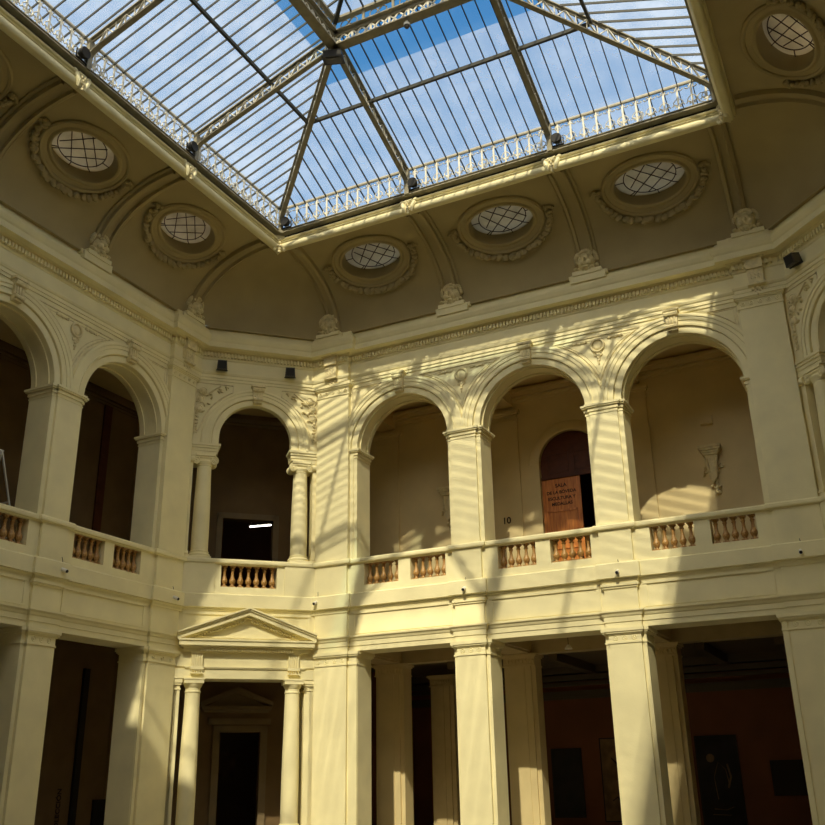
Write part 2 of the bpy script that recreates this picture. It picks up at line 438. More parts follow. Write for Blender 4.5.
def spandrel(parent, c, r1, c1, r2, c2, zs=ZS, ztop=12.60, half=None):
    """triangular sunk panel between two archivolts (outer radius r+.56); half = 'l' or 'r' for a panel against a pilaster"""
    g = .07
    def zc(x, cc, rr): 
        d = rr*rr-(x-cc)**2
        return zs+math.sqrt(d) if d > 0 else zs
    R1 = r1+.51+g if r1 else None; R2 = r2+.51+g if r2 else None
    zt = ztop-g
    mb = MB(); pts = []
    if half is None:
        xl = c1+math.sqrt(max(.01, R1*R1-(zt-zs)**2)); xr = c2-math.sqrt(max(.01, R2*R2-(zt-zs)**2))
        # meeting point
        x = xl; zz = zt
        lo, hi = xl, xr
        for _ in range(40):
            m_ = (lo+hi)/2
            if zc(m_, c1, R1) > zc(m_, c2, R2): lo = m_
            else: hi = m_
        xm = (lo+hi)/2; zm = zc(xm, c1, R1)
        L_ = [(xl+(xm-xl)*i/10, zc(xl+(xm-xl)*i/10, c1, R1)) for i in range(11)]
        R_ = [(xm+(xr-xm)*i/10, zc(xm+(xr-xm)*i/10, c2, R2)) for i in range(11)]
        pts = [(xr, zt), (xl, zt)]+L_[1:]+R_[1:-1]
        cx, cz = xm, zt-.27
        mb.ring(cx, cz, .03, .17, .035, seg=22); mb.blob((cx, .0, cz), .13, .05, .13, 14, 8)
        for k in range(7):
            mb.blob((cx-.30-.06*k, .02, zt-.10-.012*(k % 2)), .035, .03, .045, 6, 4, k); mb.blob((cx+.30+.06*k, .02, zt-.10-.012*(k % 2)), .035, .03, .045, 6, 4, -k)
        for k in range(4): mb.blob((cx, .02, cz-.26-.08*k), .07-.014*k, .03, .05, 6, 4, k)
        mb.ring(cx-.06, cz-.25, .02, .05, .015, seg=10, k=4); mb.ring(cx+.06, cz-.25, .02, .05, .015, seg=10, k=4)
    else:
        cc, RR = (c1, R1) if r1 else (c2, R2)
        x_in = c; sgn = 1 if c > cc else -1
        xa = cc+sgn*math.sqrt(max(.01, RR*RR-(zt-zs)**2))
        arcp = [(xa+(x_in-xa)*i/10, zc(xa+(x_in-xa)*i/10, cc, RR)) for i in range(11)]
        pts = [(x_in, zt), (xa, zt)]+arcp[1:]
    cl = pts+[pts[0]]
    mb.tube([(x, .005, z) for x, z in pts], .022, 5, True)
    # inner line
    mx = sum(p[0] for p in pts)/len(pts); mz = sum(p[1] for p in pts)/len(pts)
    mb.tube([(mx+(x-mx)*.80, .0, mz+(z-mz)*.80) for x, z in pts], .012, 4, True)
    mb.build('spandrel_relief', 'relief', parent=parent)
cb = [(a+b_)/2 for a, b_, _, _ in OB]; rb = [r for *_, r in OB]
spandrel(wall_back, 4.1, rb[0], cb[0], rb[1], cb[1]); spandrel(wall_back, 8.0, rb[1], cb[1], rb[2], cb[2])
spandrel(wall_back, .62, None, None, rb[0], cb[0], half='l'); spandrel(wall_back, 11.56, rb[2], cb[2], None, None, half='r')
cl_ = [(a+b_)/2 for a, b_, _, _ in OL]; rl = [r for *_, r in OL]
spandrel(wall_left, -4.01, rl[3], cl_[3], rl[4], cl_[4]); spandrel(wall_left, -.62, rl[4], cl_[4], None, None, half='r')
def leafy_spandrel(parent, side):
    mb = MB(); rr = random.Random(3)
    x0 = .10 if side < 0 else CHL-.10
    R = 1.05+.56; zs = 10.90; zt = 12.56
    def X(u): return x0+u if side < 0 else x0-u
    # border
    xs = [0+i*.08 for i in range(15)]
    arcp = []
    for i in range(15):
        u = 1.06*i/14; x = X(u); d = R*R-(x-CM)**2
        arcp.append((x, zs+math.sqrt(max(0, d))))
    arcp = [p for p in arcp if p[1] < zt-.02]
    zlow = 11.02
    arcp = [p for p in arcp if p[1] > zlow] 
    border = [(X(0), zt), (X(0), zlow), (X(.10), zlow)]+arcp+[(arcp[-1][0], zt)]
    mb.tube([(x, .01, z) for x, z in border], .02, 5, True)
    # leaves, ribbons and flowers
    for k in range(46):
        u = rr.uniform(.05, 1.0); z = rr.uniform(zlow+.1, zt-.06); x = X(u)
        if (x-CM)**2+(z-zs)**2 < (R+.07)**2: continue
        mb.blob((x, .02, z), .075*rr.uniform(.6, 1), .045, .03, 7, 5, rr.uniform(0, PI))
    for z, u in ((12.3, .22), (12.05, .14), (11.75, .12)):
        mb.blob((X(u), .03, z), .09, .06, .09, 9, 6); mb.ring(X(u), z, .04, .10, .02, seg=12, k=4)
    mb.tube([(X(.05), .03, 11.85), (X(.20), .04, 12.05), (X(.42), .03, 12.30), (X(.70), .03, 12.50)], .02, 5)
    mb.tube([(X(.05), .03, 12.25), (X(.18), .04, 12.0), (X(.30), .03, 11.86)], .02, 5)
    for k in range(6): mb.blob((X(.07+.01*(k % 2)), .02, 11.62-.1*k), .05-.004*k, .04, .06, 6, 4, k*.7)
    mb.build('leaf_relief', 'relief', parent=parent)
for w_ in (wall_chamfer, wall_chamfer2): leafy_spandrel(w_, -1); leafy_spandrel(w_, 1)

# ------------------------------------------------------------------ pilasters of the upper order with capital and console
def rosette(mb, s, z, o, r=.045):
    mb.ring(s, z, o, r, .014, seg=10, k=4); mb.blob((s, o, z), r*.5, .02, r*.5, 6, 4)
def capital(mb, a, b_, z0, o0, proj, side0=0, n=5):
    """a square pilaster capital: astragal, neck with rosettes, abacus. o0 = back, proj = shaft face"""
    for d, za, zb in ((.025, z0, z0+.035), (.004, z0+.035, z0+.22), (.03, z0+.22, z0+.25), (.06, z0+.25, z0+.29), (.09, z0+.29, z0+.38)):
        mb.box(a-d, b_+d, o0, proj+d, za, zb)
    for i in range(n): rosette(mb, a+(b_-a)*(i+.5)/n, z0+.125, proj+.01)
def pilaster(frame, a, b_, label):
    c = (a+b_)/2; w = (b_-a)/2
    t = thing('corner_pilaster', label, 'pilaster', frame, c, 0, 7.44)
    mb = MB(); mb.box(-w, w, 0, .14, 0, 4.93); mb.build('shaft', 'plaster', parent=t, smooth=False)
    mb = MB(); capital(mb, -w, w, 4.90, 0, .14); 
    mb.build('capital', 'plaster', parent=t)
    # console under the cornice
    k = MB(); z = 5.45
    k.prism([(-.17, z), (.17, z), (.20, z+.62), (-.20, z+.62)], .08, .30)
    k.box(-.24, .24, .08, .36, z+.62, z+.68); k.box(-.28, .28, .08, .42, z+.68, z+.76)
    k.box(-.20, .20, .28, .36, z+.40, z+.62)
    for x in (-.09, 0, .09):
        for zz in (.16, .26): k.blob((x, .30, z+zz), .028, .02, .028, 6, 4)
    k.box(-.21, .21, .10, .34, z-.03, z+.02)
    for x, zz, r in ((-.11, -.10, .05), (0, -.10, .055), (.11, -.10, .05), (-.055, -.17, .045), (.055, -.17, .045), (0, -.23, .045)): k.blob((x, .20, z+zz), r, r, r*1.15, 8, 6)
    k.build('console', 'relief', parent=t)
    return t
pilaster(FB, -.50, .55, 'corner pilaster left of the three back arches, with striped sunlight')
pilaster(FB, 11.63, 12.65, 'wide shaded pilaster right of the three back arches')
pilaster(FL, -.55, .48, 'shaded corner pilaster between left arches and columned corner arch')

# ------------------------------------------------------------------ ground-floor piers
def ground_pier(frame, c, label, name='square_pier', th=TH, raised=True, group=None):
    t = thing(name, label, 'pier', frame, c, -th/2, 0, group)
    h = th/2
    mb = MB(); mb.box(-.48, .48, -h, h, .35, 4.60)
    mb.box(-.38, .38, h, h+.08, .35, 4.60); mb.build('shaft', 'plaster', parent=t, smooth=False)
    mb = MB()
    for a, b_, o0, o1 in ((-.48, .48, -h, h), (-.38, .38, 0, h+.08)):
        for d, z0, z1 in ((.022, 4.60, 4.64), (.004, 4.64, 4.80), (.03, 4.80, 4.83), (.06, 4.83, 4.87), (.085, 4.87, 4.95)):
            mb.box(a-d, b_+d, o0-d, o1+d, z0, z1)
    cp = mb.build('capital', 'plaster', parent=t, smooth=False)
    for x in (-.22, 0, .22):
        r_ = MB(); rosette(r_, x, 4.72, h+.085, .05); r_.build('rosette', 'plaster', parent=cp)
    mb = MB(); mb.box(-.54, .54, -h-.06, h+.14, 0, .22); mb.box(-.51, .51, -h-.03, h+.11, .22, .35); mb.build('base', 'plaster', parent=t, smooth=False)
    return t
ground_pier(FB, PB[0], 'square ground-floor pier below the left spandrel of back wall, sunlit')
ground_pier(FB, PB[1], 'square ground-floor pier second from right along the back arcade')
ground_pier(FL, PL[0], 'square shaded pier carrying left gallery above the dark passage')
def ground_pilaster(frame, a, b_, label, strip, n=4):
    c = (a+b_)/2; w = (b_-a)/2
    t = thing('ground_pilaster', label, 'pilaster', frame, c, 0, 0)
    mb = MB(); mb.box(-w, w, 0, .08, .35, 4.60)
    s0, s1 = strip; mb.box(s0-c, s1-c, 0, .035, .35, 4.60)
    mb.build('shaft', 'plaster', parent=t, smooth=False)
    mb = MB()
    lo = min(-w, s0-c); hi = max(w, s1-c)
    for d, z0, z1 in ((.022, 4.60, 4.64), (.004, 4.64, 4.80), (.03, 4.80, 4.83), (.06, 4.83, 4.87), (.085, 4.87, 4.95)):
        mb.box(-w-(d if a > 5 or a < -.52 else 0), w+(d if b_ < 5 else 0), 0, .08+d, z0, z1)
        mb.box(s0-c-d, s1-c+d, -TH-d, d+.035, z0, z1)
    for i in range(n): rosette(mb, -w+2*w*(i+.5)/n, 4.72, .085, .05)
    mb.build('capital', 'plaster', parent=t)
    mb = MB(); mb.box(-w, w, 0, .14, 0, .35); mb.build('base', 'plaster', parent=t, smooth=False)
    return t
ground_pilaster(FB, -.50, .50, 'sunlit ground-floor corner pilaster right of the pedimented portal', (.56, .79))
ground_pilaster(FB, 11.63, 12.65, 'ground-floor pilaster at the right edge of the back arcade', (11.47, 11.58))
ground_pilaster(FL, -.53, .48, 'ground-floor corner pilaster left of the portal, partly sunlit', (-.67, -.58), 3)

# ------------------------------------------------------------------ balusters
bal_prof = [(.060, 0), (.060, .035), (.040, .05), (.035, .075), (.060, .12), (.072, .17), (.066, .215), (.045, .26), (.034, .32), (.030, .40), (.036, .46), (.050, .475), (.038, .495), (.034, .52), (.056, .555), (.060, .565), (.060, .60)]
bm_ = MB(); bm_.lathe(0, 0, [(a*1.22, b_) for a, b_ in bal_prof], 12)
for z0, z1 in ((-.001, .03), (.57, .602)): bm_.box(-.078, .078, -.078, .078, z0, z1)
_b = bm_.build('baluster', 'baluster'); BALM = _b.data; bpy.data.objects.remove(_b)
def balustrade(frame, a, b_, n, label):
    t = thing('balustrade', label, 'balustrade', frame, (a+b_)/2, -.10, 6.68, 'terracotta baluster panels of the gallery')
    w = (b_-a)/2
    mb = MB(); mb.box(-w, w, -.07, .07, 0, .012); mb.build('base_strip', 'baluster', parent=t, smooth=False)
    for i in range(n):
        b = bpy.data.objects.new('baluster', BALM); C.objects.link(b); b.parent = t
        b.location = (-w+2*w*(i+.5)/n, 0, .012); b.scale = (1, 1, .985)
    return t
labs = ['left baluster panel under the leftmost back arch', 'right baluster panel under the leftmost back arch', 'left baluster panel under the back arch with wooden door',
        'baluster panel right in front of the orange wooden door', 'left baluster panel under the back arch with wall corbel', 'right baluster panel under the back arch with wall corbel']
for (a, b_), lb in zip(HB, labs): balustrade(FB, a, b_, 5, 'terracotta '+lb)
for (a, b_), lb in zip(HL[1:], ['baluster panel at the left edge, below the metal ladder', 'left baluster panel under the full left-wall arch', 'right baluster panel under the full left-wall arch']):
    balustrade(FL, a, b_, 5, 'terracotta '+lb)
balustrade(FC, *HC[0], 7, 'wide panel of seven terracotta balusters above the pediment')
pm = MB(); pm.box(V8[1]+.1, -7.3, -.1, -.05, 6.7, 7.28)

# ------------------------------------------------------------------ columns on the chamfers
def spiral(c, r, turns, n, o, sgn=1, a0=PI/2):
    return [(c[0]+sgn*r*(1-.8*i/n)*math.cos(a0-2*PI*turns*i/n), o, c[1]+r*(1-.8*i/n)*math.sin(a0-2*PI*turns*i/n)) for i in range(n+1)]
def ionic(frame, s, label):
    t = thing('ionic_column', label, 'column', frame, s, -.21, 7.42); t.scale = (1, 1, 1.035)
    mb = MB(); mb.lathe(0, 0, [(.30, 0), (.30, .07), (.285, .085), (.30, .12), (.285, .155), (.25, .17), (.255, .20), (.265, .215), (.245, .235)], 28)
    mb.box(-.30, .30, -.30, .30, 0, .06); mb.build('base', 'plaster', parent=t)
    mb = MB(); mb.lathe(0, 0, [(.235, .22), (.235, .9), (.225, 1.6), (.205, 2.3), (.200, 2.56), (.215, 2.575), (.215, 2.60), (.2, 2.61)], 28); mb.build('shaft', 'plaster', parent=t)
    mb = MB(); mb.lathe(0, 0, [(.20, 2.58), (.23, 2.62), (.255, 2.68), (.23, 2.72), (.20, 2.73)], 24)
    mb.box(-.27, .27, -.25, .25, 2.83, 2.90); mb.box(-.20, .20, -.20, .20, 2.72, 2.84)
    for o_ in (.20, -.20):
        mb.tube([(-.23, o_, 2.80), (-.08, o_+.01, 2.785), (.08, o_+.01, 2.785), (.23, o_, 2.80)], .03, 6)
    cp = mb.build('capital', 'plaster', parent=t)
    for sx in (-1, 1):
        v = MB(); v.tube([(x, o_, 2.71) for x, o_ in ((sx*.245, -.20), (sx*.245, 0), (sx*.245, .20))], [.115, .085, .115], 14)
        for o_ in (.20, -.20):
            o2 = o_*1.07; v.tube(spiral((sx*.245, 2.71), .118, 2.2, 30, o2, sx), .019, 5); v.blob((sx*.245, o2, 2.71), .032, .03, .032, 8, 5)
        v.build('volute', 'plaster', parent=cp)
    return t
ionic(FC, .50, 'shaded ionic column left of the dark corner arch')
ionic(FC, CHL-.50, 'ionic column right of the dark corner arch, faintly striped by sun')
ionic(FD, .50, 'ionic column at the right edge beside the wide pilaster')
def halfpil(frame, s, label):
    t = thing('half_pilaster', label, 'pilaster', frame, s, -.21, 7.42); t.scale = (1, 1, 1.035)
    mb = MB(); mb.box(-.07, .07, -.2, .2, .2, 2.62); mb.build('shaft', 'plaster', parent=t, smooth=False)
    mb = MB(); mb.box(-.11, .11, -.24, .25, 0, .09); mb.tube([(-.09, .22, .13), (.09, .22, .13)], .04, 6); mb.box(-.09, .09, -.22, .22, .09, .2); mb.build('base', 'plaster', parent=t)
    mb = MB(); mb.box(-.12, .12, -.24, .24, 2.83, 2.90); mb.box(-.09, .09, -.2, .22, 2.62, 2.83)
    mb.tube([(-.1, .22, 2.71), (.1, .22, 2.71)], .08, 10); mb.build('capital', 'plaster', parent=t)
halfpil(FC, .10, 'thin half pilaster squeezed left of the shaded ionic column')
halfpil(FC, CHL-.10, 'thin half pilaster right of the sun-striped ionic column')
halfpil(FD, .10, 'thin half pilaster between wide pilaster and right-edge ionic column')

def tuscan(frame, s, label):
    t = thing('tuscan_column', label, 'column', frame, s, -.05, 0)
    mb = MB(); mb.box(-.29, .29, -.29, .29, 0, .62); mb.box(-.31, .31, -.31, .31, .58, .64); mb.lathe(0, 0, [(.27, .64), (.28, .70), (.25, .74), (.23, .76)], 28); mb.build('base', 'plaster', parent=t)
    mb = MB(); mb.lathe(0, 0, [(.225, .74), (.225, 1.6), (.215, 2.5), (.195, 3.6), (.190, 3.92), (.205, 3.93), (.205, 3.96), (.19, 3.97)], 30); mb.build('shaft', 'plaster', parent=t)
    mb = MB(); mb.lathe(0, 0, [(.19, 3.95), (.19, 4.04), (.21, 4.06), (.235, 4.12), (.245, 4.15)], 28); mb.box(-.25, .25, -.25, .25, 4.15, 4.24); mb.box(-.265, .265, -.265, .265, 4.24, 4.28); mb.build('capital', 'plaster', parent=t)
tuscan(FC, .55, 'round column left of the dark portal below the pediment')
tuscan(FC, CHL-.60, 'round column right of the dark portal below the pediment')
def antae(frame, s, w, label):
    t = thing('portal_pilaster', label, 'pilaster', frame, s, -.3, 0)
    mb = MB(); mb.box(-w, w, -.3, .28, 0, 4.0); mb.build('shaft', 'plaster', parent=t, smooth=False)
    mb = MB()
    for d, z0, z1 in ((.02, 4.0, 4.03), (0, 4.03, 4.12), (.03, 4.12, 4.17), (.05, 4.17, 4.28)): mb.box(-w-d, w+d, -.3, .28+d, z0, z1)
    mb.build('capital', 'plaster', parent=t, smooth=False)
antae(FC, .10, .12, 'narrow flat pilaster left of the left portal column')
antae(FC, CHL-.12, .16, 'narrow flat pilaster right of the right portal column')

# ------------------------------------------------------------------ pediment
def pediment(frame, s, o, z, w, h, label, mat='plaster', detail=True, k=1.0):
    """w = half width, z = underside of the horizontal cornice"""
    t = thing('pediment', label, 'pediment', frame, s, o, z)
    mb = MB()
    mb.box(-w+.18*k, w-.18*k, 0, .16*k, -.06*k, .03*k); mb.box(-w+.10*k, w-.10*k, 0, .24*k, .03*k, .07*k)
    mb.box(-w+.05*k, w-.05*k, 0, .33*k, .07*k, .19*k); mb.box(-w+.02*k, w-.02*k, 0, .36*k, .19*k, .235*k)
    mb.build('cornice', mat, parent=t, smooth=False)
    tm = MB(); z0 = .235*k
    tm.prism([(-w+.2, z0), (w-.2, z0), (0, z0+h)], 0, .07*k); tm.build('tympanum', mat, parent=t, smooth=False)
    rk = MB(); L_ = math.hypot(w, h)
    def rake(off0, off1, o1):
        # band between parallel offsets measured vertically below the top line
        for sg in (-1, 1):
            A = (sg*w, z0+.02); B = (0, z0+h+.02)
            rk.prism([(A[0], A[1]-off0+.16*k), (B[0], B[1]-off0+.16*k), (B[0], B[1]-off1+.16*k), (A[0]*(1-(off1-off0)*0), A[1]-off1+.16*k)], 0, o1)
    rake(0, .04*k, .40*k); rake(.04*k, .09*k, .36*k); rake(.09*k, .20*k, .32*k); rake(.20*k, .25*k, .20*k)
    rk.build('raking_cornice', mat, parent=t, smooth=False)
    if detail:
        d = MB(); x = -w+.62
        while x < w-.60:
            d.box(x, x+.04, .15, .225, -.05, .025); x += .075
        d.build('dentil_row', mat, parent=t, smooth=False)
        for sg in (-1, 1):
            u = .26; d = MB()
            while u < .97:
                x = sg*w*(1-u); zz = z0+.18+h*u-.27*1.02
                d.box(x-.02, x+.02, .06, .19, zz-.04, zz+.02); u += .040
            d.build('dentil_row', mat, parent=t, smooth=False)
    return t
PD = pediment(FC, CM, 0, 5.02, 1.83, .66, 'triangular pediment with dentils over the ground-floor portal')
# portal frieze: moulding, fluted consoles
t = thing('portal_lintel', 'plain lintel with two fluted brackets under the triangular pediment', 'lintel', FC, CM, 0, 4.28)
mb = MB(); mb.box(-CM+.02, CM-.02, 0, .05, 0, .25); mb.box(-CM+.30, CM-.30, 0, .085, .25, .275); mb.box(-CM+.28, CM-.28, 0, .10, .275, .30)
mb.box(-CM+.02, CM-.02, 0, .04, .30, .70); mb.build('beam', 'plaster', parent=t, smooth=False)
for sx in (-1, 1):
    k = MB(); x = sx*1.27
    k.box(x-.15, x+.15, .04, .09, .24, .70)
    for q in range(5): k.box(x-.145+.062*q, x-.115+.062*q, .09, .12, .30, .64)
    k.box(x-.17, x+.17, .04, .14, .63, .70); k.box(x-.17, x+.17, .04, .12, .22, .30)
    for q in range(5): k.lathe(x-.124+.062*q, .10, [(.016, .14), (.010, .20)], 6)
    k.box(x-.16, x+.16, .06, .14, .115, .14)
    k.build('fluted_bracket', 'plaster', parent=t)

# ------------------------------------------------------------------ rear walls, floors and gallery ceilings
RO = -3.24
def rear_ring(o): return None
OCT = []
for i in range(8):
    f1 = Frame(RING[i-1], RING[i]); f2 = Frame(RING[i], RING[(i+1) % 8])
    OCT.append((f1, f2))
def octpt(i, o):
    f1, f2 = OCT[i]; return plan_pt(('c', f1, 0, f2, 0), o)[0]
def slab(name, z0, z1, o_in, o_out, mat, sides=range(8)):
    mb = MB()
    for i in sides:
        a = octpt(i, o_in); b = octpt((i+1) % 8, o_in); c = octpt((i+1) % 8, o_out); d = octpt(i, o_out)
        vs = [(p[0], -p[1], z) for z in (z0, z1) for p in (a, b, c, d)]
        mb.add(vs, [(0, 1, 2, 3), (4, 5, 6, 7), (0, 1, 5, 4), (1, 2, 6, 5), (2, 3, 7, 6), (3, 0, 4, 7)])
    o = mb.build(name, mat, smooth=False); o['kind'] = 'structure'; return o
slab('ceiling_gallery', 12.95, 13.15, -.74, -3.6, 'rear')
slab('floor_gallery', 6.05, 6.40, -.30, -3.6, 'dark_wall')
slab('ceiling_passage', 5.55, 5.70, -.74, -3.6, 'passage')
fl = MB(); fl.box(-16, 26, -14, 34, -.3, 0); o = fl.build('floor', 'floor', smooth=False); o['kind'] = 'structure'
# back wall rear (o = RO in FB): upper storey with arched doorway
mb = MB(); arch_wall(mb, -3.0, 15.2, [(5.12, 6.98, 10.37, .95)], ztop=13.0, zb=6.4, o0=RO-.3, o1=RO)
rear_back = mb.build('wall_gallery_back', 'rear', frame=FB); rear_back['kind'] = 'structure'
mb = MB()
mb.arc(6.05, 10.37, .93, [(0, RO-.05), (0, RO+.03), (.04, RO+.05), (.26, RO+.05), (.30, RO+.02), (.30, RO-.05)], N=30)
for a, b_ in ((4.82, 5.12), (6.98, 7.28)): mb.box(a, b_, RO-.02, RO+.04, 6.4, 10.37)
mb.build('door_surround', 'rear', parent=rear_back)
mb = MB()
for c in (.05, 4.10, 8.03, 12.1):
    mb.box(c-.42, c+.42, RO, RO+.07, 6.4, 11.9)
    for d, z0, z1 in ((.02, 11.86, 11.9), (0, 11.9, 12.05), (.05, 12.05, 12.11), (.09, 12.11, 12.2)): mb.box(c-.42-d, c+.42+d, RO, RO+.07+d, z0, z1)
for d, z0, z1 in ((.03, 12.45, 12.53), (.08, 12.53, 12.6), (.16, 12.62, 12.74), (.22, 12.74, 12.82)): mb.box(-3, 15.2, RO, RO+d, z0, z1)
mb.build('rear_pilaster', 'rear', parent=rear_back, smooth=False)
mb = MB()
for c in PB+[.05, 12.1]:
    mb.box(c-.3, c+.3, RO+.02, -TH+.02, 12.35, 12.96)
mb.build('ceiling_beam', 'rear', parent=rear_back, smooth=False)
# other rear walls
def rear_plain(frame, a, b_, name, mat, z0=6.4, z1=13.0, holes=None):
    mb = MB(); cur = a
    for h0, h1, zt in (holes or []):
        mb.box(cur, h0, RO-.3, RO, z0, z1); mb.box(h0, h1, RO-.3, RO, zt, z1); cur = h1
    mb.box(cur, b_, RO-.3, RO, z0, z1)
    o = mb.build(name, mat, frame=frame, smooth=False); o['kind'] = 'structure'; return o
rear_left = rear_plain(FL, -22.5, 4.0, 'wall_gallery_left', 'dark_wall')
mb = MB()
for d, z0, z1 in ((.03, 12.45, 12.53), (.08, 12.53, 12.6), (.16, 12.62, 12.74)): mb.box(-22, 4, RO, RO+d, z0, z1)
for c in (-3.9,): mb.box(c-.42, c+.42, RO, RO+.07, 6.4, 12.4)
mb.build('gallery_cornice', 'dark_wall', parent=rear_left, smooth=False)
mb = MB(); mb.box(.42, .72, RO, RO+.05, 6.4, 12.45); mb.build('dark_strip', 'wood_dark', parent=rear_left, smooth=False)
rear_plain(FR, -4.0, 22.5, 'wall_gallery_right', 'rear'); rear_plain(FF, -3, 15.2, 'wall_gallery_front', 'rear')
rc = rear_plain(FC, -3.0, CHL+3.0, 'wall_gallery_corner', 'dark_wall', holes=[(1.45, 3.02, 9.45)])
mb = MB()
for a, b_, z0, z1 in ((1.27, 1.45, 6.4, 9.63), (3.02, 3.20, 6.4, 9.63), (1.27, 3.20, 9.45, 9.63)): mb.box(a, b_, RO, RO+.06, z0, z1)
for d, z0, z1 in ((.08, 12.53, 12.6), (.16, 12.62, 12.74)): mb.box(-1.3, CHL+1.3, RO, RO+d, z0, z1)
mb.build('door_frame', 'dim', parent=rc, smooth=False)
rear_plain(FD, -3.0, CHL+3.0, 'wall_gallery_corner', 'rear')
for fr in (FE, FG): rear_plain(fr, -3.0, CHL+3.0, 'wall_gallery_corner', 'dark_wall')
# dark room beyond the corner doorway
mb = MB(); mb.box(-1.5, 5.2, -9.2, -9.0, 6.3, 12); mb.box(-1.5, -1.3, -9.2, -3.5, 6.3, 12); mb.box(5.0, 5.2, -9.2, -3.5, 6.3, 12); mb.box(-1.5, 5.2, -9.2, -3.5, 6.2, 6.4); mb.box(-1.5, 5.2, -9.2, -3.5, 11.0, 11.2)
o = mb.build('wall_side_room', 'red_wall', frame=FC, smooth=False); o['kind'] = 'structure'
# room behind the arched wooden door
mb = MB(); mb.box(4.0, 8.2, -9.0, -8.8, 6.3, 12); mb.box(3.9, 4.0, -9, -3.5, 6.3, 12); mb.box(8.2, 8.3, -9, -3.5, 6.3, 12); mb.box(3.9, 8.3, -9, -3.5, 6.2, 6.4); mb.box(3.9, 8.3, -9, -3.5, 12, 12.2)
o = mb.build('wall_side_room', 'dark_wall', frame=FB, smooth=False); o['kind'] = 'structure'

# ground floor surroundings
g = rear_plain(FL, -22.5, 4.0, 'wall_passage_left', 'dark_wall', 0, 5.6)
mb = MB(); mb.box(.66, .86, RO, RO+.08, 0, 4.75); mb.build('dark_strip', 'gap', parent=g, smooth=False)
rear_plain(FR, -4.0, 22.5, 'wall_passage_right', 'rear', 0, 5.6); rear_plain(FF, -3, 15.2, 'wall_passage_front', 'rear', 0, 5.6)
gc = rear_plain(FC, -3.0, 5.1, 'wall_passage_corner', 'dark_wall', 0, 5.6, holes=[(1.70, 2.86, 3.13)])
mb = MB()
for a, b_, z0, z1 in ((1.50, 1.70, 0, 3.30), (2.86, 3.06, 0, 3.30), (1.50, 3.06, 3.13, 3.30), (1.35, 3.15, 3.33, 3.5)): mb.box(a, b_, RO, RO+.07, z0, z1)
mb.build('door_frame', 'dim', parent=gc, smooth=False)
pediment(FC, 2.14, RO+.02, 3.70, 1.04, .42, 'dim pediment over the inner doorway seen through the portal', 'dim', False, .6)
rear_plain(FD, -3.0, CHL+3.0, 'wall_passage_corner', 'dark_wall', 0, 5.6)
for fr in (FE, FG): rear_plain(fr, -3.0, CHL+3.0, 'wall_passage_corner', 'dark_wall', 0, 5.6)
mb = MB(); mb.box(-1.0, 4.8, -8.2, -8.0, 0, 5.6); mb.box(-1.0, -.8, -8.2, -3.5, 0, 5.6); mb.box(4.6, 4.8, -8.2, -3.5, 0, 5.6); mb.box(-1, 4.8, -8.2, -3.5, 5.5, 5.6)
o = mb.build('wall_inner_room', 'dark_wall', frame=FC, smooth=False); o['kind'] = 'structure'
# exhibition room behind the back arcade
mb = MB(); mb.box(-1.6, 16.5, -8.1, -7.9, 0, 5.2); mb.box(-1.7, -1.5, -8.1, -3.2, 0, 5.6); mb.box(16.4, 16.6, -8.1, -3.2, 0, 5.6)
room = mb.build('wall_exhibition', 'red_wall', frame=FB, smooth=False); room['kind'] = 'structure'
mb = MB(); mb.box(-1.6, 16.5, -8.1, RO-.35, 5.0, 5.2)
for d, z0, z1 in ((.06, 4.05, 4.12), (.12, 4.12, 4.3), (.2, 4.45, 4.55), (.34, 4.6, 4.75), (.5, 4.8, 5.0)): mb.box(-1.6, 16.5, -7.95, -7.9+d, z0, z1)
for x in (1.9, 5.0, 7.0, 9.0, 11.0): mb.box(x-.12, x+.12, -7.9, -3.6, 4.75, 5.0)
o = mb.build('ceiling_exhibition', 'room_ceiling', frame=FB, smooth=False); o['kind'] = 'structure'
mb = MB(); mb.box(-1.5, 15, RO-.42, RO, 4.95, 5.6)
for c in (.05, 4.10, 8.00, 12.1): mb.box(c-.42, c+.42, RO, -TH, 5.02, 5.6); mb.box(c-.36, c+.36, RO, -TH, 4.96, 5.02)
mb.box(-1.5, 15, RO, RO+.1, 5.35, 5.56); mb.box(-1.5, 15, -TH-.1, -TH, 5.35, 5.56)
o = mb.build('beam_passage', 'passage', frame=FB, smooth=False); o['kind'] = 'structure'
def inner_pier(c, label, o=RO-.25, w=.46, zc=4.95, mat='rear'):
    t = thing('inner_pier', label, 'pier', FB, c, o, 0)
    mb = MB(); mb.box(-w, w, -.25, .25, 0, zc-.33); mb.box(-w+.12, w-.12, .25, .31, 0, zc-.33); mb.box(-w+.18, w-.30, .31, .33, 0, zc-.33); mb.build('shaft', mat, parent=t, smooth=False)
    mb = MB()
    for d, z0, z1 in ((.02, -.33, -.30), (0, -.30, -.10), (.03, -.10, -.06), (.07, -.06, 0)): mb.box(-w-d, w+d, -.25-d, .31+d, zc+z0, zc+z1)
    for i in range(9):
        mb.blob((-w+.05+i*(2*w-.1)/8, .32, zc-.2), .03, .03, .07, 6, 4); mb.ring(-w+.05+i*(2*w-.1)/8, zc-.16, .31, .04, .01, seg=8, k=4)
    mb.build('capital', mat, parent=t)
inner_pier(.06, 'inner pier with sunlit foot behind the left opening of back arcade')
inner_pier(4.14, 'inner pier seen behind the middle opening of back arcade, lower part sunlit')
inner_pier(8.06, 'inner pier seen through the rightmost opening, in shade', w=.44)
inner_pier(1.10, 'dim pier deeper in the room beside the sunlit inner pier', o=-4.9, w=.38, zc=4.7, mat='passage')

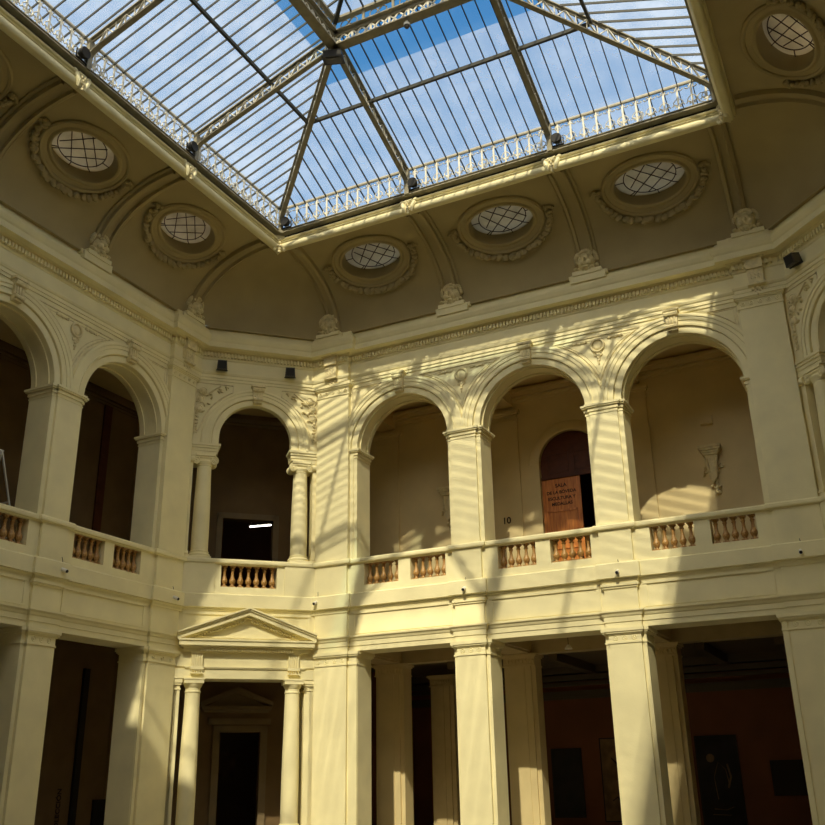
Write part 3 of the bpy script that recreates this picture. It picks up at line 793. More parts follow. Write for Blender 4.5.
# ------------------------------------------------------------------ cove
A_, B_, Y0, Z0 = 2.65, 1.85, .20, 14.20
XB = [0, 4.05, 8.05, 12.16]; XS = [0, 3.93, 7.62, 11.3, 14.96]
def cv(s, th, h=0.0):
    """cove surface in skylight-edge frame: s along, v outwards"""
    v = Y0+A_*math.cos(th); z = Z0+B_*math.sin(th)
    nx = -math.cos(th)/A_; nz = -math.sin(th)/B_; q = math.hypot(nx, nz)
    return (s, -(v+nx/q*h), z+nz/q*h)
KB = Frame((0, 0), (1, 0)); KL = Frame((0, -14.96), (0, 0)); KR = Frame((12.16, 0), (12.16, -14.96)); KF = Frame((12.16, -14.96), (0, -14.96))
EW, EH, TC = 1.02, .70, math.radians(57)    # oculus reveal half sizes (s, arc length) and centre angle
NT = 40; arcl = [0.0]
for i in range(400):
    a = PI/2*i/400; b_ = PI/2*(i+1)/400; arcl.append(arcl[-1]+math.hypot(A_*(math.cos(b_)-math.cos(a)), B_*(math.sin(b_)-math.sin(a))))
def th_of(L_):
    L_ = max(0, min(arcl[-1], L_)); lo, hi = 0, 400
    while hi-lo > 1:
        m_ = (lo+hi)//2
        if arcl[m_] > L_: hi = m_
        else: lo = m_
    return PI/2*(lo+(L_-arcl[lo])/max(1e-9, arcl[hi]-arcl[lo]))/400
LC = arcl[int(400*57/90)]; LT = arcl[-1]
def cove_side(frame, edges, name, ocs):
    mb = MB()
    for i in range(len(edges)-1):
        a, b_ = edges[i], edges[i+1]; c = (a+b_)/2
        if not ocs[i]:
            vs = []; fs = []; ns = 2; nt = 20
            for p in range(ns+1):
                for q in range(nt+1): vs.append(cv(a+(b_-a)*p/ns, PI/2*q/nt))
            for p in range(ns):
                for q in range(nt): fs.append((p*(nt+1)+q, (p+1)*(nt+1)+q, (p+1)*(nt+1)+q+1, p*(nt+1)+q+1))
            mb.add(vs, fs); continue
        angs = [2*PI*k/64 for k in range(64)]
        for cx, cy in ((b_-c, LT-LC), (a-c, LT-LC), (a-c, -LC), (b_-c, -LC)): angs.append(math.atan2(cy, cx) % (2*PI))
        angs = sorted(set(angs)); K = 14; vs = []; fs = []
        for an in angs:
            dx, dy = math.cos(an), math.sin(an)
            rin = 1/math.sqrt((dx/EW)**2+(dy/EH)**2)
            cand = []
            if dx > 1e-9: cand.append((b_-c)/dx)
            if dx < -1e-9: cand.append((a-c)/dx)
            if dy > 1e-9: cand.append((LT-LC)/dy)
            if dy < -1e-9: cand.append(-LC/dy)
            ro = min(cand)
            for k in range(K+1):
                r = rin+(ro-rin)*k/K; vs.append(cv(c+r*dx, th_of(LC+r*dy)))
        n_ = len(angs)
        for j in range(n_):
            for k in range(K): fs.append((j*(K+1)+k, j*(K+1)+k+1, ((j+1) % n_)*(K+1)+k+1, ((j+1) % n_)*(K+1)+k))
        mb.add(vs, fs)
    o = mb.build(name, 'cove', frame=frame); o['kind'] = 'structure'; return o
sL = [14.96-x for x in XS][::-1]
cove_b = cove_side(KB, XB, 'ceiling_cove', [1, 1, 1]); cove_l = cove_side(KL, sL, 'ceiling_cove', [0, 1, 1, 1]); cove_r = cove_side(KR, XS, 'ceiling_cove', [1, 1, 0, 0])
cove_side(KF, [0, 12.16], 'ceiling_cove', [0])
def cove_corner(x, y, sx, sy):
    mb = MB(); vs = []; fs = []; nt = 24; nu = 16
    for q in range(nt+1):
        th = PI/2*q/nt; v = Y0+A_*math.cos(th); z = Z0+B_*math.sin(th)
        for p in range(nu+1):
            u = p/nu; pu_ = .235*min(1, u/.18, (1-u)/.18)*(v/2.85)**2; vs.append((x+sx*(v*u+pu_), -(y+sy*(v*(1-u)+pu_)), z))
    for q in range(nt):
        for p in range(nu): fs.append((q*(nu+1)+p, (q+1)*(nu+1)+p, (q+1)*(nu+1)+p+1, q*(nu+1)+p+1))
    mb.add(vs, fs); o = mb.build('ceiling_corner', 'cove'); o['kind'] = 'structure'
cove_corner(0, 0, -1, 1); cove_corner(12.16, 0, 1, 1); cove_corner(0, -14.96, -1, -1); cove_corner(12.16, -14.96, 1, -1)
# closing shelf between cornice and cove, and the curb above the cove
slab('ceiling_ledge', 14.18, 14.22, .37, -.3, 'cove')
RIB = [(-.30, 0), (-.30, .04), (-.25, .06), (-.22, .04), (-.20, .10), (-.13, .11), (-.12, .05), (.12, .05), (.13, .11), (.20, .10), (.22, .04), (.25, .06), (.30, .04), (.30, 0)]
def rib(parent, s, t0=.10, t1=1.50, k=1.0, prof=RIB):
    mb = MB(); vs = []; fs = []; n_ = 26; m_ = len(prof)
    for i in range(n_+1):
        th = t0+(t1-t0)*i/n_
        for ds, h in prof: vs.append(cv(s+ds*k, th, h*1.5-.005))
    for i in range(n_):
        for j in range(m_-1): fs.append((i*m_+j, i*m_+j+1, (i+1)*m_+j+1, (i+1)*m_+j))
    mb.add(vs, fs); mb.build('cove_rib', 'cove', parent=parent)
CR = [(-.04, 0), (-.04, .06), (.04, .09), (.08, .04), (.24, .04), (.28, .10), (.36, .08), (.38, 0)]
CRm = [(-a, b_) for a, b_ in CR][::-1]
for s in XB[1:3]: rib(cove_b, s)
rib(cove_b, 0, prof=CR); rib(cove_b, 12.16, prof=CRm)
for s in XS[1:4]: rib(cove_l, 14.96-s)
rib(cove_l, 14.96, prof=CRm)
rib(cove_r, 0, prof=CR); rib(cove_r, XS[1])

# oculus windows
def oculus(frame, s, label, idx):
    th0 = TC
    P = Vector(cv(s, th0)); 
    # local axes: x = s, n = inward normal, u = up-slope tangent
    nx = -math.cos(th0)/A_; nz = -math.sin(th0)/B_; q = math.hypot(nx, nz)
    n_ = Vector((0, -nx/q, nz/q)); 
    tx = Vector((0, A_*math.sin(th0), B_*math.cos(th0))).normalized()
    e = bpy.data.objects.new('window_%d' % idx, None); C.objects.link(e)
    e['kind'] = 'structure'; e['label'] = label; e['category'] = 'window'
    e.location = frame.w(s, P[1], P[2])
    e.rotation_euler = (0, 0, frame.a)
    def loc(a, u, h): return tuple(Vector((a, 0, 0))+tx*u+n_*h)
    def surf(a, L_, h):  # point hugging the curved cove, relative to centre
        p = cv(s+a, th_of(LC+L_), h); return (p[0]-s, p[1]-P[1], p[2]-P[2])
    N = 48
    def ringstrip(mb, prof, surface=True):
        vs = []; fs = []
        for i in range(N):
            an = 2*PI*i/N; ca, sa = math.cos(an), math.sin(an)
            for dr, h in prof:
                a = (EW+dr)*ca; u = (EH+dr)*sa
                vs.append(surf(a, u, h) if surface else loc(a, u, h))
        m_ = len(prof)
        for i in range(N):
            for j in range(m_-1): fs.append((i*m_+j, ((i+1) % N)*m_+j, ((i+1) % N)*m_+j+1, i*m_+j+1))
        mb.add(vs, fs)
    mb = MB(); ringstrip(mb, [(.21, -.01), (.21, .05), (.17, .08), (.12, .06), (.11, .03), (.0, .02), (-.05, .06), (-.10, .05), (-.12, -.01)])
    mb.build('moulded_frame', 'cove', parent=e)
    mb = MB(); vs = []; fs = []
    prof = [(-.12, .0), (-.13, -.30)]
    for i in range(N):
        an = 2*PI*i/N; ca, sa = math.cos(an), math.sin(an)
        vs.append(surf((EW-.12)*ca, (EH-.12)*sa, 0)); vs.append(loc((EW-.13)*ca, (EH-.13)*sa, -.34))
    for i in range(N): fs.append((2*i, 2*((i+1) % N), 2*((i+1) % N)+1, 2*i+1))
    mb.add(vs, fs); mb.build('reveal', 'cove', parent=e)
    a_, u_ = EW-.12, EH-.12
    gl = MB(); gl.add([loc(a_*math.cos(2*PI*i/N), u_*math.sin(2*PI*i/N), -.32) for i in range(N)], [tuple(range(N))]); gl.build('pane', 'glass_oculus', parent=e, smooth=False)
    ld = MB()
    ld.tube([loc(a_*.74*math.cos(2*PI*i/36), u_*.80*math.sin(2*PI*i/36), -.29) for i in range(36)], .013, 5, True)
    def bar(p, q): ld.tube([loc(p[0]*a_, p[1]*u_, -.29), loc(q[0]*a_, q[1]*u_, -.29)], .013, 5)
    # diamond lattice
    bar((-.60, -.35), (.08, .80)); bar((-.60, -.80), (.52, .62)); bar((-.16, -.78), (.72, .22)) 
    bar((-.60, .35), (.08, -.80)); bar((-.98, .10), (.60, -.80)) if False else bar((-.60, .80), (.60, -.62)); bar((-.16, .80), (.72, -.30))
    bar((-.74, .0), (-1, 0)); bar((.74, .0), (1, 0)); bar((.1, -.8), (.12, -1)); bar((-.52, -.6), (-.68, -.74)); bar((.6, -.6), (.72, -.7))
    ld.build('lead_came', 'lead', parent=e)
    # plaster garland of leaves below
    ga = MB(); rr = random.Random(idx)
    for i in range(27):
        an = math.radians(172+196*i/26); 
        th_ = an; sz = .075+.045*math.sin(PI*i/26)
        a = (EW+.33)*math.cos(an); u = (EH+.30)*math.sin(an)
        for k in range(3):
            p = surf(a+rr.uniform(-.05, .05), u+rr.uniform(-.04, .04), .05+rr.uniform(0, .04)); ga.blob(p, sz*rr.uniform(.7, 1), .06, sz*rr.uniform(.6, .9), 7, 5, rr.uniform(0, PI))
    for sg in (-1, 1):
        for k in range(7):
            p = surf(sg*(EW+.26+.035*k), .12+.03*k-.02*k*k*.3, .05); ga.blob(p, .06, .05, .045, 6, 4, k)
    ga.build('garland', 'cove', parent=e)
    return e
i = 1
for s, lb in zip([2.05, 6.06, 10.1], ['oval leaded window nearest the corner in the back cove', 'oval leaded window in the middle of the back cove', 'oval leaded window in the back cove above the corbel arch']):
    oculus(KB, s, lb, i); i += 1
for s, lb in zip([1.98, 5.80, 9.45], ['oval leaded window nearest the corner in the left cove', 'larger oval leaded window in left cove, between two ribs', 'oval window just cut off by the left picture edge']):
    oculus(KL, 14.96-s, lb, i); i += 1
oculus(KR, 1.98, 'oval leaded window of right cove at the top right corner', i); i += 1
oculus(KR, 5.80, 'oval leaded window of right cove outside the top right corner', i)

# skylight opening: bead moulding, curb, frame
RECT = [(0, 0), (12.16, 0), (12.16, -14.96), (0, -14.96)]
def rect_sweep(prof, name, mat, smooth=True):
    """prof (v outwards, z)"""
    mb = MB(); vs = []; fs = []; n_ = len(prof)
    for (x, y), (sx, sy) in zip(RECT, ((-1, 1), (1, 1), (1, -1), (-1, -1))):
        for v, z in prof: vs.append((x+sx*v, -(y+sy*v), z))
    for i in range(4):
        for j in range(n_-1): fs.append((i*n_+j, ((i+1) % 4)*n_+j, ((i+1) % 4)*n_+j+1, i*n_+j+1))
    mb.add(vs, fs); o = mb.build(name, mat, smooth=smooth); o['kind'] = 'structure'; return o
bead = [(.16+.115*math.cos(a), 15.93+.115*math.sin(a)) for a in [math.radians(80-i*20) for i in range(19)]]
rect_sweep(bead, 'trim_6', 'plaster')
rect_sweep([(.34, 16.06), (.30, 15.99), (.26, 16.0), (.24, 16.03)], 'trim_7', 'plaster')
rect_sweep([(.10, 15.98), (.05, 16.0), (.03, 16.03), (.06, 16.06), (.10, 16.07), (.02, 16.09), (.0, 16.12), (.04, 16.15), (.10, 16.16)], 'trim_8', 'plaster')
rect_sweep([(.12, 16.16), (.12, 16.26)], 'trim_9', 'gap')
rect_sweep([(.14, 16.26), (-.02, 16.26), (-.06, 16.27), (-.06, 16.30), (.0, 16.31), (.0, 16.345), (-.05, 16.35), (-.05, 16.37), (.08, 16.375)], 'trim_10', 'steel')
# outer upstand that carries the glass eaves
rect_sweep([(.10, 16.36), (.70, 16.44), (.70, 16.86)], 'trim_11', 'gap')
rect_sweep([(.12, 16.2), (.9, 16.25), (.9, 16.6), (.70, 16.6)], 'trim_12', 'gap')

# leafy brackets on the bead
lf = thing('leaf_bracket', 'x', 'bracket')
mb = MB()
for sg in (-1, 1):
    mb.tube([(sg*.16, .02, .27), (sg*.17, .06, .16), (sg*.12, .10, .03), (sg*.09, .06, -.10)], [.05, .06, .055, .03], 7)
    mb.blob((sg*.20, .03, .26), .07, .06, .06, 8, 6)
mb.prism([(-.11, .28), (.11, .28), (.09, .0), (0, -.12), (-.09, .0)], -.08, .08)
mb.build('bracket_body', 'plaster', parent=lf)
mb = MB()
for x, z in ((-.04, .15), (.04, .16), (0, .08), (-.03, .0), (.03, .01), (0, -.07), (0, -.14)): mb.blob((x, .10, z), .035, .035, .04, 7, 5)
mb.build('leaf_cluster', 'relief', parent=lf)
def brk(frame, s, label, first=[True], dr=0, off=-.11):
    global lf
    if first[0]: first[0] = False; o = lf; place(o, frame, s, off, 15.90, dr); o['label'] = label
    else: o = dup(lf, frame, s, off, 15.90, label, dr=dr)
    o['group'] = 'leafy brackets on the skylight bead moulding'; return o
brk(KB, 4.06, 'leafy plaster bracket on skylight edge, left one above the back wall')
brk(KB, 8.06, 'leafy plaster bracket on skylight edge, right one above the back wall')
brk(KB, -.10, 'leafy plaster bracket at the inner corner of the skylight edge', dr=PI/4, off=-.10).scale = (1.4, 1.4, 1.3)
brk(KB, 12.26, 'leafy plaster bracket at the right corner of the skylight edge', dr=-PI/4, off=-.10).scale = (1.4, 1.4, 1.3)
brk(KL, 14.96-3.90, 'leafy plaster bracket on left skylight edge between two oval windows')
brk(KL, 14.96-7.58, 'leafy plaster bracket on left skylight edge above the outer rib')

# ------------------------------------------------------------------ cherub heads on the cornice
ch = thing('cherub_head', 'x', 'sculpture'); ch.scale = (1.2, 1.2, 1.2)
mb = MB(); mb.box(-.40, .40, -.12, .16, -.02, .16); mb.box(-.44, .44, -.12, .10, .10, .20); mb.box(-.33, .33, -.1, .19, .14, .24); mb.build('plinth', 'plaster', parent=ch, smooth=False)
mb = MB(); mb.blob((0, .10, .46), .20, .19, .25, 18, 14); mb.blob((0, .30, .44), .035, .05, .05, 8, 6)
for sg in (-1, 1):
    mb.blob((sg*.09, .24, .39), .075, .06, .07, 10, 8); mb.ring(sg*.075, .50, .265, .03, .012, seg=8, k=4); mb.blob((sg*.075, .265, .50), .02, .015, .015, 6, 4); mb.tube([(sg*.04, .29, .555), (sg*.08, .285, .57), (sg*.12, .26, .55)], .014, 5)
mb.blob((0, .27, .335), .05, .03, .018, 8, 5); mb.blob((0, .25, .28), .06, .05, .04, 8, 6); mb.build('face', 'relief', parent=ch)
mb = MB(); rr = random.Random(5)
for k in range(22):
    a = PI*k/21; mb.blob((.23*math.cos(a), .10+.05*math.sin(3*a), .50+.24*math.sin(a)), .06, .07, .06, 7, 5, rr.random())
for k in range(9):
    a = PI*(k+.5)/9; mb.blob((.14*math.cos(a), .22, .58+.11*math.sin(a)), .045, .05, .045, 7, 5)
mb.build('hair', 'relief', parent=ch); mb = MB()
for k in range(7): mb.blob((-.24+.08*k, .17, .24+.02*abs(k-3)), .055, .06, .04, 7, 5, k)
mb.build('collar', 'relief', parent=ch)
chs = [(FB, .02, .34, 'carved cherub head on cornice at the left end of back wall'), (FB, 4.08, .34, 'carved cherub head on cornice between left and middle back arches'),
       (FB, 8.03, .34, 'carved cherub head on cornice between middle and right back arches'), (FB, 12.14, .34, 'carved cherub head on cornice above the wide right pilaster'),
       (FL, -.15, .34, 'carved cherub head in profile above the left corner pilaster'), (FL, -3.98, .34, 'carved cherub head on left cornice between the oval windows'), (FL, -7.7, .34, 'carved cherub head on left cornice at the picture edge')]
for j, (fr, s, o_, lb) in enumerate(chs):
    if j == 0: place(ch, fr, s, o_-.06, 14.0); ch['label'] = lb; ch['group'] = 'cherub heads along the cornice'
    else: dup(ch, fr, s, o_-.06, 14.0, lb, 'cherub heads along the cornice')

# ------------------------------------------------------------------ skylight roof
SB, SS, GZ = .385, .365, 17.09
# glass planes: back z = GZ + SB*(-y); left z = GZ + SS*x ; right z = GZ + SS*(12.16-x)
RX0, RX1, RY0, RY1 = 4.08, 8.08, -3.87, -11.09
def gz_b(y): return GZ-SB*y
def gz_s(x): return GZ+SS*min(x, 12.16-x)
def hipx(y): return -y*SB/SS       # hip line in plan on the left corner
sky = bpy.data.objects.new('window_skylight', None); C.objects.link(sky); sky.location = (6.08, -9.4, 16.4); sky['kind'] = 'structure'
sky['label'] = 'large hipped glass roof light over the court'; sky['category'] = 'skylight'
class WB(MB):   # world-coordinate builder
    def add(self, vs, fs): return MB.add(self, [(a, -b, c) for a, b, c in vs], fs)
def wbuild(mb, name, mat, parent=sky, **k):
    off = Vector(parent.location) if parent else Vector((0, 0, 0))
    mb.v = [(a-off[0], b-off[1], c-off[2]) for a, b, c in mb.v]
    o = mb.build(name, mat, parent=parent, **k); return o
# back slope (trapezoid): three bands of glass, hazy / clear / hazy
def back_band(mb, y0, y1, dz=0):
    x0 = hipx(y0); x1 = hipx(y1)
    mb.add([(x0, y0, gz_b(y0)+dz), (12.16-x0, y0, gz_b(y0)+dz), (12.16-x1, y1, gz_b(y1)+dz), (x1, y1, gz_b(y1)+dz)], [(0, 1, 2, 3)])
YE = .62
hz = WB(); back_band(hz, YE, -2.80); cz_ = WB(); back_band(cz_, -2.80, RY0)
def side_band(mb, x0, x1, right=False):
    y0a = -x0*SS/SB; y1a = -x1*SS/SB; yb0 = -14.96-y0a; yb1 = -14.96-y1a
    X0, X1 = (12.16-x0, 12.16-x1) if right else (x0, x1)
    mb.add([(X0, y0a, gz_s(X0)), (X0, yb0, gz_s(X0)), (X1, yb1, gz_s(X1)), (X1, y1a, gz_s(X1))], [(0, 1, 2, 3)])
side_band(hz, -.62, 3.50); side_band(cz_, 3.50, RX0)
side_band(hz, -.62, RX0, True)
# front slope
def front_pt(x, y): return (x, -14.96-y, gz_b(y))
for (y0, y1) in ((YE, RY0),):
    x0 = hipx(y0); x1 = hipx(y1)
    hz.add([front_pt(x0, y0), front_pt(12.16-x0, y0), front_pt(12.16-x1, y1), front_pt(x1, y1)], [(0, 1, 2, 3)])
# upper (raised) roof
UZ = 19.02
RID = 6.08-RX0
def up(x, y): return UZ+.37*min(x-RX0, RX1-x, RY0-y, y-RY1)
rp0 = (6.08, RY0-RID, UZ+.37*RID); rp1 = (6.08, RY1+RID, UZ+.37*RID)
c0, c1, c2, c3 = (RX0, RY0, UZ), (RX1, RY0, UZ), (RX1, RY1, UZ), (RX0, RY1, UZ)
hz.add([c0, c1, rp0, c2, c3, rp1], [(0, 1, 2), (0, 2, 5, 4), (1, 3, 5, 2), (3, 4, 5)])
wbuild(hz, 'hazy_glazing', 'glass_hazy', smooth=False); wbuild(cz_, 'clear_glazing', 'glass_clear', smooth=False)
# glazing bars
gb = WB()
BW, BH = .019, .058
def bar(p, q, w=BW, h=BH, dz=-.045):
    gb.obox((p[0], p[1], p[2]+dz), (q[0], q[1], q[2]+dz), w, h)
n9 = 12
xb = []
for i in range(3):
    a, b_ = [0, 4.08, 8.08, 12.16][i:i+2]
    for k in range(n9): xb.append(a+(b_-a)*(k+.5)/n9)
for x in xb:
    xx = min(x, 12.16-x); yh = max(RY0, -xx*SS/SB)
    bar((x, YE, gz_b(YE)), (x, yh, gz_b(yh))); bar((x, -14.96-YE, gz_b(YE)), (x, -14.96-yh, gz_b(yh)))
ys = []
YT = [0, -3.86, -7.56, -11.26, -14.96]
for i in range(4):
    a, b_ = YT[i], YT[i+1]
    for k in range(n9): ys.append(a+(b_-a)*(k+.5)/n9)
for y in ys:
    yy = min(-y, 14.96+y); xh = min(RX0, yy*SB/SS)
    bar((-.62, y, GZ-.62*SS), (xh, y, gz_s(xh))); bar((12.78, y, GZ-.62*SS), (12.16-xh, y, gz_s(xh)))
for x in xb:
    if RX0 < x < RX1:
        d = min(x-RX0, RX1-x); bar((x, RY0, UZ), (x, RY0-d, UZ+.37*d), .03, .06)
for y in ys:
    if RY1 < y < RY0:
        d = min(RID, RY0-y, y-RY1); bar((RX0, y, UZ), (RX0+d, y, UZ+.37*d), .03, .06); bar((RX1, y, UZ), (RX1-d, y, UZ+.37*d), .03, .06)
wbuild(gb, 'glazing_bar', 'bar', smooth=False)
pu = WB()
def purl(p, q, w=.07, h=.09, dz=-.12): pu.obox((p[0], p[1], p[2]+dz), (q[0], q[1], q[2]+dz), w, h)
yp = -2.15; xp = hipx(yp)
purl((xp, yp, gz_b(yp)), (12.16-xp, yp, gz_b(yp))); purl((xp, yp, gz_b(yp)), (xp, -14.96-yp, gz_b(yp))); purl((12.16-xp, yp, gz_b(yp)), (12.16-xp, -14.96-yp, gz_b(yp)))
purl(rp0, rp1, .1, .15)
for a, b_ in ((c0, rp0), (c1, rp0), (c2, rp1), (c3, rp1)): purl(a, b_, .09, .12)
wbuild(pu, 'purlin', 'bar', smooth=False)
# top rail of the scroll frieze all round
tr = WB()
for (x0, y0), (x1, y1) in zip(RECT, RECT[1:]+RECT[:1]):
    tr.obox((x0, y0, 17.09), (x1, y1, 17.09), .05, .07)
wbuild(tr, 'eaves_rail', 'steel', smooth=False)

# lattice trusses: plan line from foot to ring corner
def truss(p, q, name, label, foot=True, hip=False, zt_foot=17.02, lat='iron'):
    t = thing(name, label, 'roof truss', loc=(p[0], p[1], 16.3), rot=(0, 0, 0))
    P = Vector((p[0], p[1], 0)); Q = Vector((q[0], q[1], 0)); L_ = (Q-P).length; d = (Q-P)/L_
    side = Vector((-d.y, d.x, 0))
    def at(u, z, sd=0): v = P+d*(u*L_)+side*sd; return (v.x, v.y, z)
    zb0, zb1 = 16.93, 18.16; zt0, zt1 = 17.03, 18.50
    w = .13
    lo = WB()
    # curved foot: vertical post bending into bottom chord
    pts = [(.015, 16.30), (.015, 16.62), (.018, 16.78), (.032, 16.90), (.06, 17.0), (.10, 17.06)]
    zb = lambda u: 16.70+(18.14-16.70)*u
    pts = [(.013, 16.28), (.013, 16.50), (.017, 16.60), (.028, 16.70), (.05, 16.77), (.09, zb(.09)+.0)]
    for i in range(len(pts)-1):
        lo.obox(at(*pts[i]), at(*pts[i+1]), w, .05, up=(0, 0, 1) if i > 1 else tuple(d))
    lo.obox(at(.088, zb(.088)), at(1, zb(1)), w, .035); lo.obox(at(.088, zb(.088)+.035), at(1, zb(1)+.035), .03, .07)
    lo.obox(at(.012, 16.28), at(.012, 17.05), .13, .10, up=tuple(d))
    wbuild(lo, 'bottom_chord', 'steel', t, smooth=False)
    up_ = WB(); ztf = lambda u: 17.09+(18.54-17.09)*u-.03
    up_.obox(at(0, ztf(0)), at(1, ztf(1)), w, .03); up_.obox(at(0, ztf(0)-.035), at(1, ztf(1)-.035), .03, .07)
    wbuild(up_, 'top_chord', 'steel', t, smooth=False)
    la = WB(); n_ = 15 if not hip else 20
    for i in range(n_):
        u0 = .06+.94*i/n_; u1 = .06+.94*(i+1)/n_
        a, b_ = (at(u0, zb(u0)+.02), at(u1, ztf(u1)-.02)) if i % 2 == 0 else (at(u0, ztf(u0)-.02), at(u1, zb(u1)+.02))
        la.obox(a, b_, .045, .022)
        la.obox(at(u1, zb(u1)), at(u1, ztf(u1)), .035, .018)
    wbuild(la, 'lattice', lat, t, smooth=False)
    return t
# deepen: raise ring side depth
RC = (4.08, -3.87); RC2 = (8.08, -3.87)
truss((0, 0), RC, 'hip_truss', 'steel hip rafter from the skylight inner corner up to floodlight node', hip=True)
truss((12.16, 0), RC2, 'hip_truss', 'pale lattice hip rafter rising from right corner of skylight', hip=True)
truss((4.08, 0), RC, 'roof_truss', 'dark steel truss over back wall, left one, rising to floodlight node')
truss((8.08, 0), RC2, 'roof_truss', 'dark steel truss over back wall, right one')
truss((0, -3.86), RC, 'roof_truss', 'lattice truss from left skylight edge up to the floodlight node')
truss((0, -7.56), (4.08, -7.56), 'roof_truss', 'lattice truss on left skylight edge nearest the picture corner')
truss((12.16, -3.86), RC2, 'roof_truss', 'lattice truss from right skylight edge just beyond the picture')
# ring girders with X lattice and scroll band above
def girder(p, q, label, n_):
    t = thing('ring_girder', label, 'girder', loc=(p[0], p[1], 18.1), rot=(0, 0, 0))
    P = Vector((p[0], p[1], 0)); Q = Vector((q[0], q[1], 0)); L_ = (Q-P).length; d = (Q-P)/L_
    side = Vector((-d.y, d.x, 0))
    def at(u, z, sd=0): v = P+d*(u*L_)+side*sd; return (v.x, v.y, z)
    c = WB(); c.obox(at(0, 18.13), at(1, 18.13), .26, .03); c.obox(at(0, 18.17), at(1, 18.17), .05, .08); wbuild(c, 'bottom_chord', 'steel', t, smooth=False)
    c = WB(); c.obox(at(0, 18.50), at(1, 18.50), .05, .08); c.obox(at(0, 18.55), at(1, 18.55), .26, .03); wbuild(c, 'middle_chord', 'steel', t, smooth=False)
    c = WB(); c.obox(at(0, 18.98), at(1, 18.98), .14, .07); wbuild(c, 'top_chord', 'steel', t, smooth=False)
    x = WB()
    for i in range(n_):
        u0 = i/n_; u1 = (i+1)/n_
        x.obox(at(u0, 18.20), at(u1, 18.48), .035, .02, up=tuple(side)); x.obox(at(u0, 18.48), at(u1, 18.20), .035, .02, up=tuple(side))
        if i % 2 == 0: x.obox(at(u0, 18.17), at(u0, 18.52), .05, .03, up=tuple(side))
    wbuild(x, 'cross_lattice', 'iron', t, smooth=False)
    s_ = WB(); m_ = max(2, n_//3)
    for i in range(m_):
        u0 = (i+.5)/m_
        for sg in (-1, 1):
            pts = []
            for k in range(15):
                a = -PI/2+1.7*PI*k/14; r = .15*(1-.5*k/14); pts.append(at(u0+sg*(.10+r*math.cos(a))/L_*1.0, 18.76+r*math.sin(a)))
            s_.tube(pts, .016, 4)
        s_.obox(at(i/m_, 18.56), at(i/m_, 18.96), .06, .04, up=tuple(side))
        s_.tube([at(u0-.2/L_, 18.60), at(u0+.2/L_, 18.92)], .012, 4)
    wbuild(s_, 'scroll_band', 'steel', t, smooth=False)
    return t
girder((4.08, -3.87), (8.08, -3.87), 'lattice ring girder running right from floodlight, parallel to back wall', 16)
girder((4.08, -3.87), (4.08, -7.56), 'lattice ring girder running up from floodlight to the picture top', 15)
girder((4.08, -7.56), (4.08, -11.09), 'lattice ring girder continuing along the left roof slope out of view', 15)
girder((8.08, -3.87), (8.08, -11.09), 'lattice ring girder of the right roof slope out of view', 30)

# ornamental scroll frieze panels
def curl(cx, cz, r, a0, turns, n=12, shrink=.6, sg=1):
    return [(cx+sg*r*(1-shrink*k/n)*math.cos(a0+2*PI*turns*k/n), 0, cz+r*(1-shrink*k/n)*math.sin(a0+2*PI*turns*k/n)) for k in range(n+1)]
def scroll_mesh(w):
    mb = MB(); n_ = 12; h0, h1 = 0, .70
    for i in range(n_):
        x = w*(i+.5)/n_+.0
        mb.box(x-.022, x+.022, -.01, .01, h0, h1)
        for sg in (-1, 1):
            mb.tube([(x+sg*(.012+.10*math.sin(PI*t/8)), 0, .10+.24*t/8-.0) for t in range(9)][:9], .013, 4)
            mb.tube(curl(x+sg*.08, .60, .06, PI, .75, 9, .5, -sg), .015, 4)
            mb.tube(curl(x+sg*.08, .13, .06, PI, -.75, 9, .5, -sg), .015, 4)
    for x in (0.06, w/2, w-.06):
        for sg in (-1, 1):
            if 0 < x+sg*.3 < w:
                mb.tube([(x+sg*.02, 0, .02), (x+sg*.16, 0, .03), (x+sg*.30, 0, .10)], .014, 4); mb.tube(curl(x+sg*.20, .22, .13, -PI/3, .95, 16, .7, sg), .014, 4)
                if x != w/2: mb.tube(curl(x+sg*.12, .55, .10, PI/2, .9, 12, .6, sg), .013, 4)
    mb.box(0, w, -.015, .015, 0, .025); mb.box(0, w, -.015, .015, .68, .71)
    return mb
smesh = {}
def scroll(frame, s, w, label):
    key = round(w, 2)
    t = thing('scroll_frieze', label, 'ironwork frieze', frame, s, 0, 16.37, 'pale scroll ironwork around the skylight')
    if key not in smesh:
        o = scroll_mesh(w).build('scrollwork', 'iron', parent=t, smooth=False); smesh[key] = o.data
    else:
        o = bpy.data.objects.new('scrollwork', smesh[key]); C.objects.link(o); o.parent = t
scroll(KB, 0.06, 3.96, 'pale scroll ironwork at skylight edge above the leftmost back oval window')
scroll(KB, 4.14, 3.88, 'pale scroll ironwork at skylight edge above the middle back oval window')
scroll(KB, 8.14, 3.96, 'pale scroll ironwork at skylight edge next to its right corner')
for a, w, lb in ((0, 3.74, 'pale scroll ironwork on left skylight edge nearest the inner corner'), (3.86, 3.58, 'pale scroll ironwork on left skylight edge above the larger oval window'), (7.56, 3.58, 'pale scroll ironwork on left skylight edge in the top left picture corner')):
    scroll(KL, 14.96-a-w-.06, w, lb)
scroll(KR, .06, 3.74, 'pale scroll ironwork on right skylight edge by its corner')

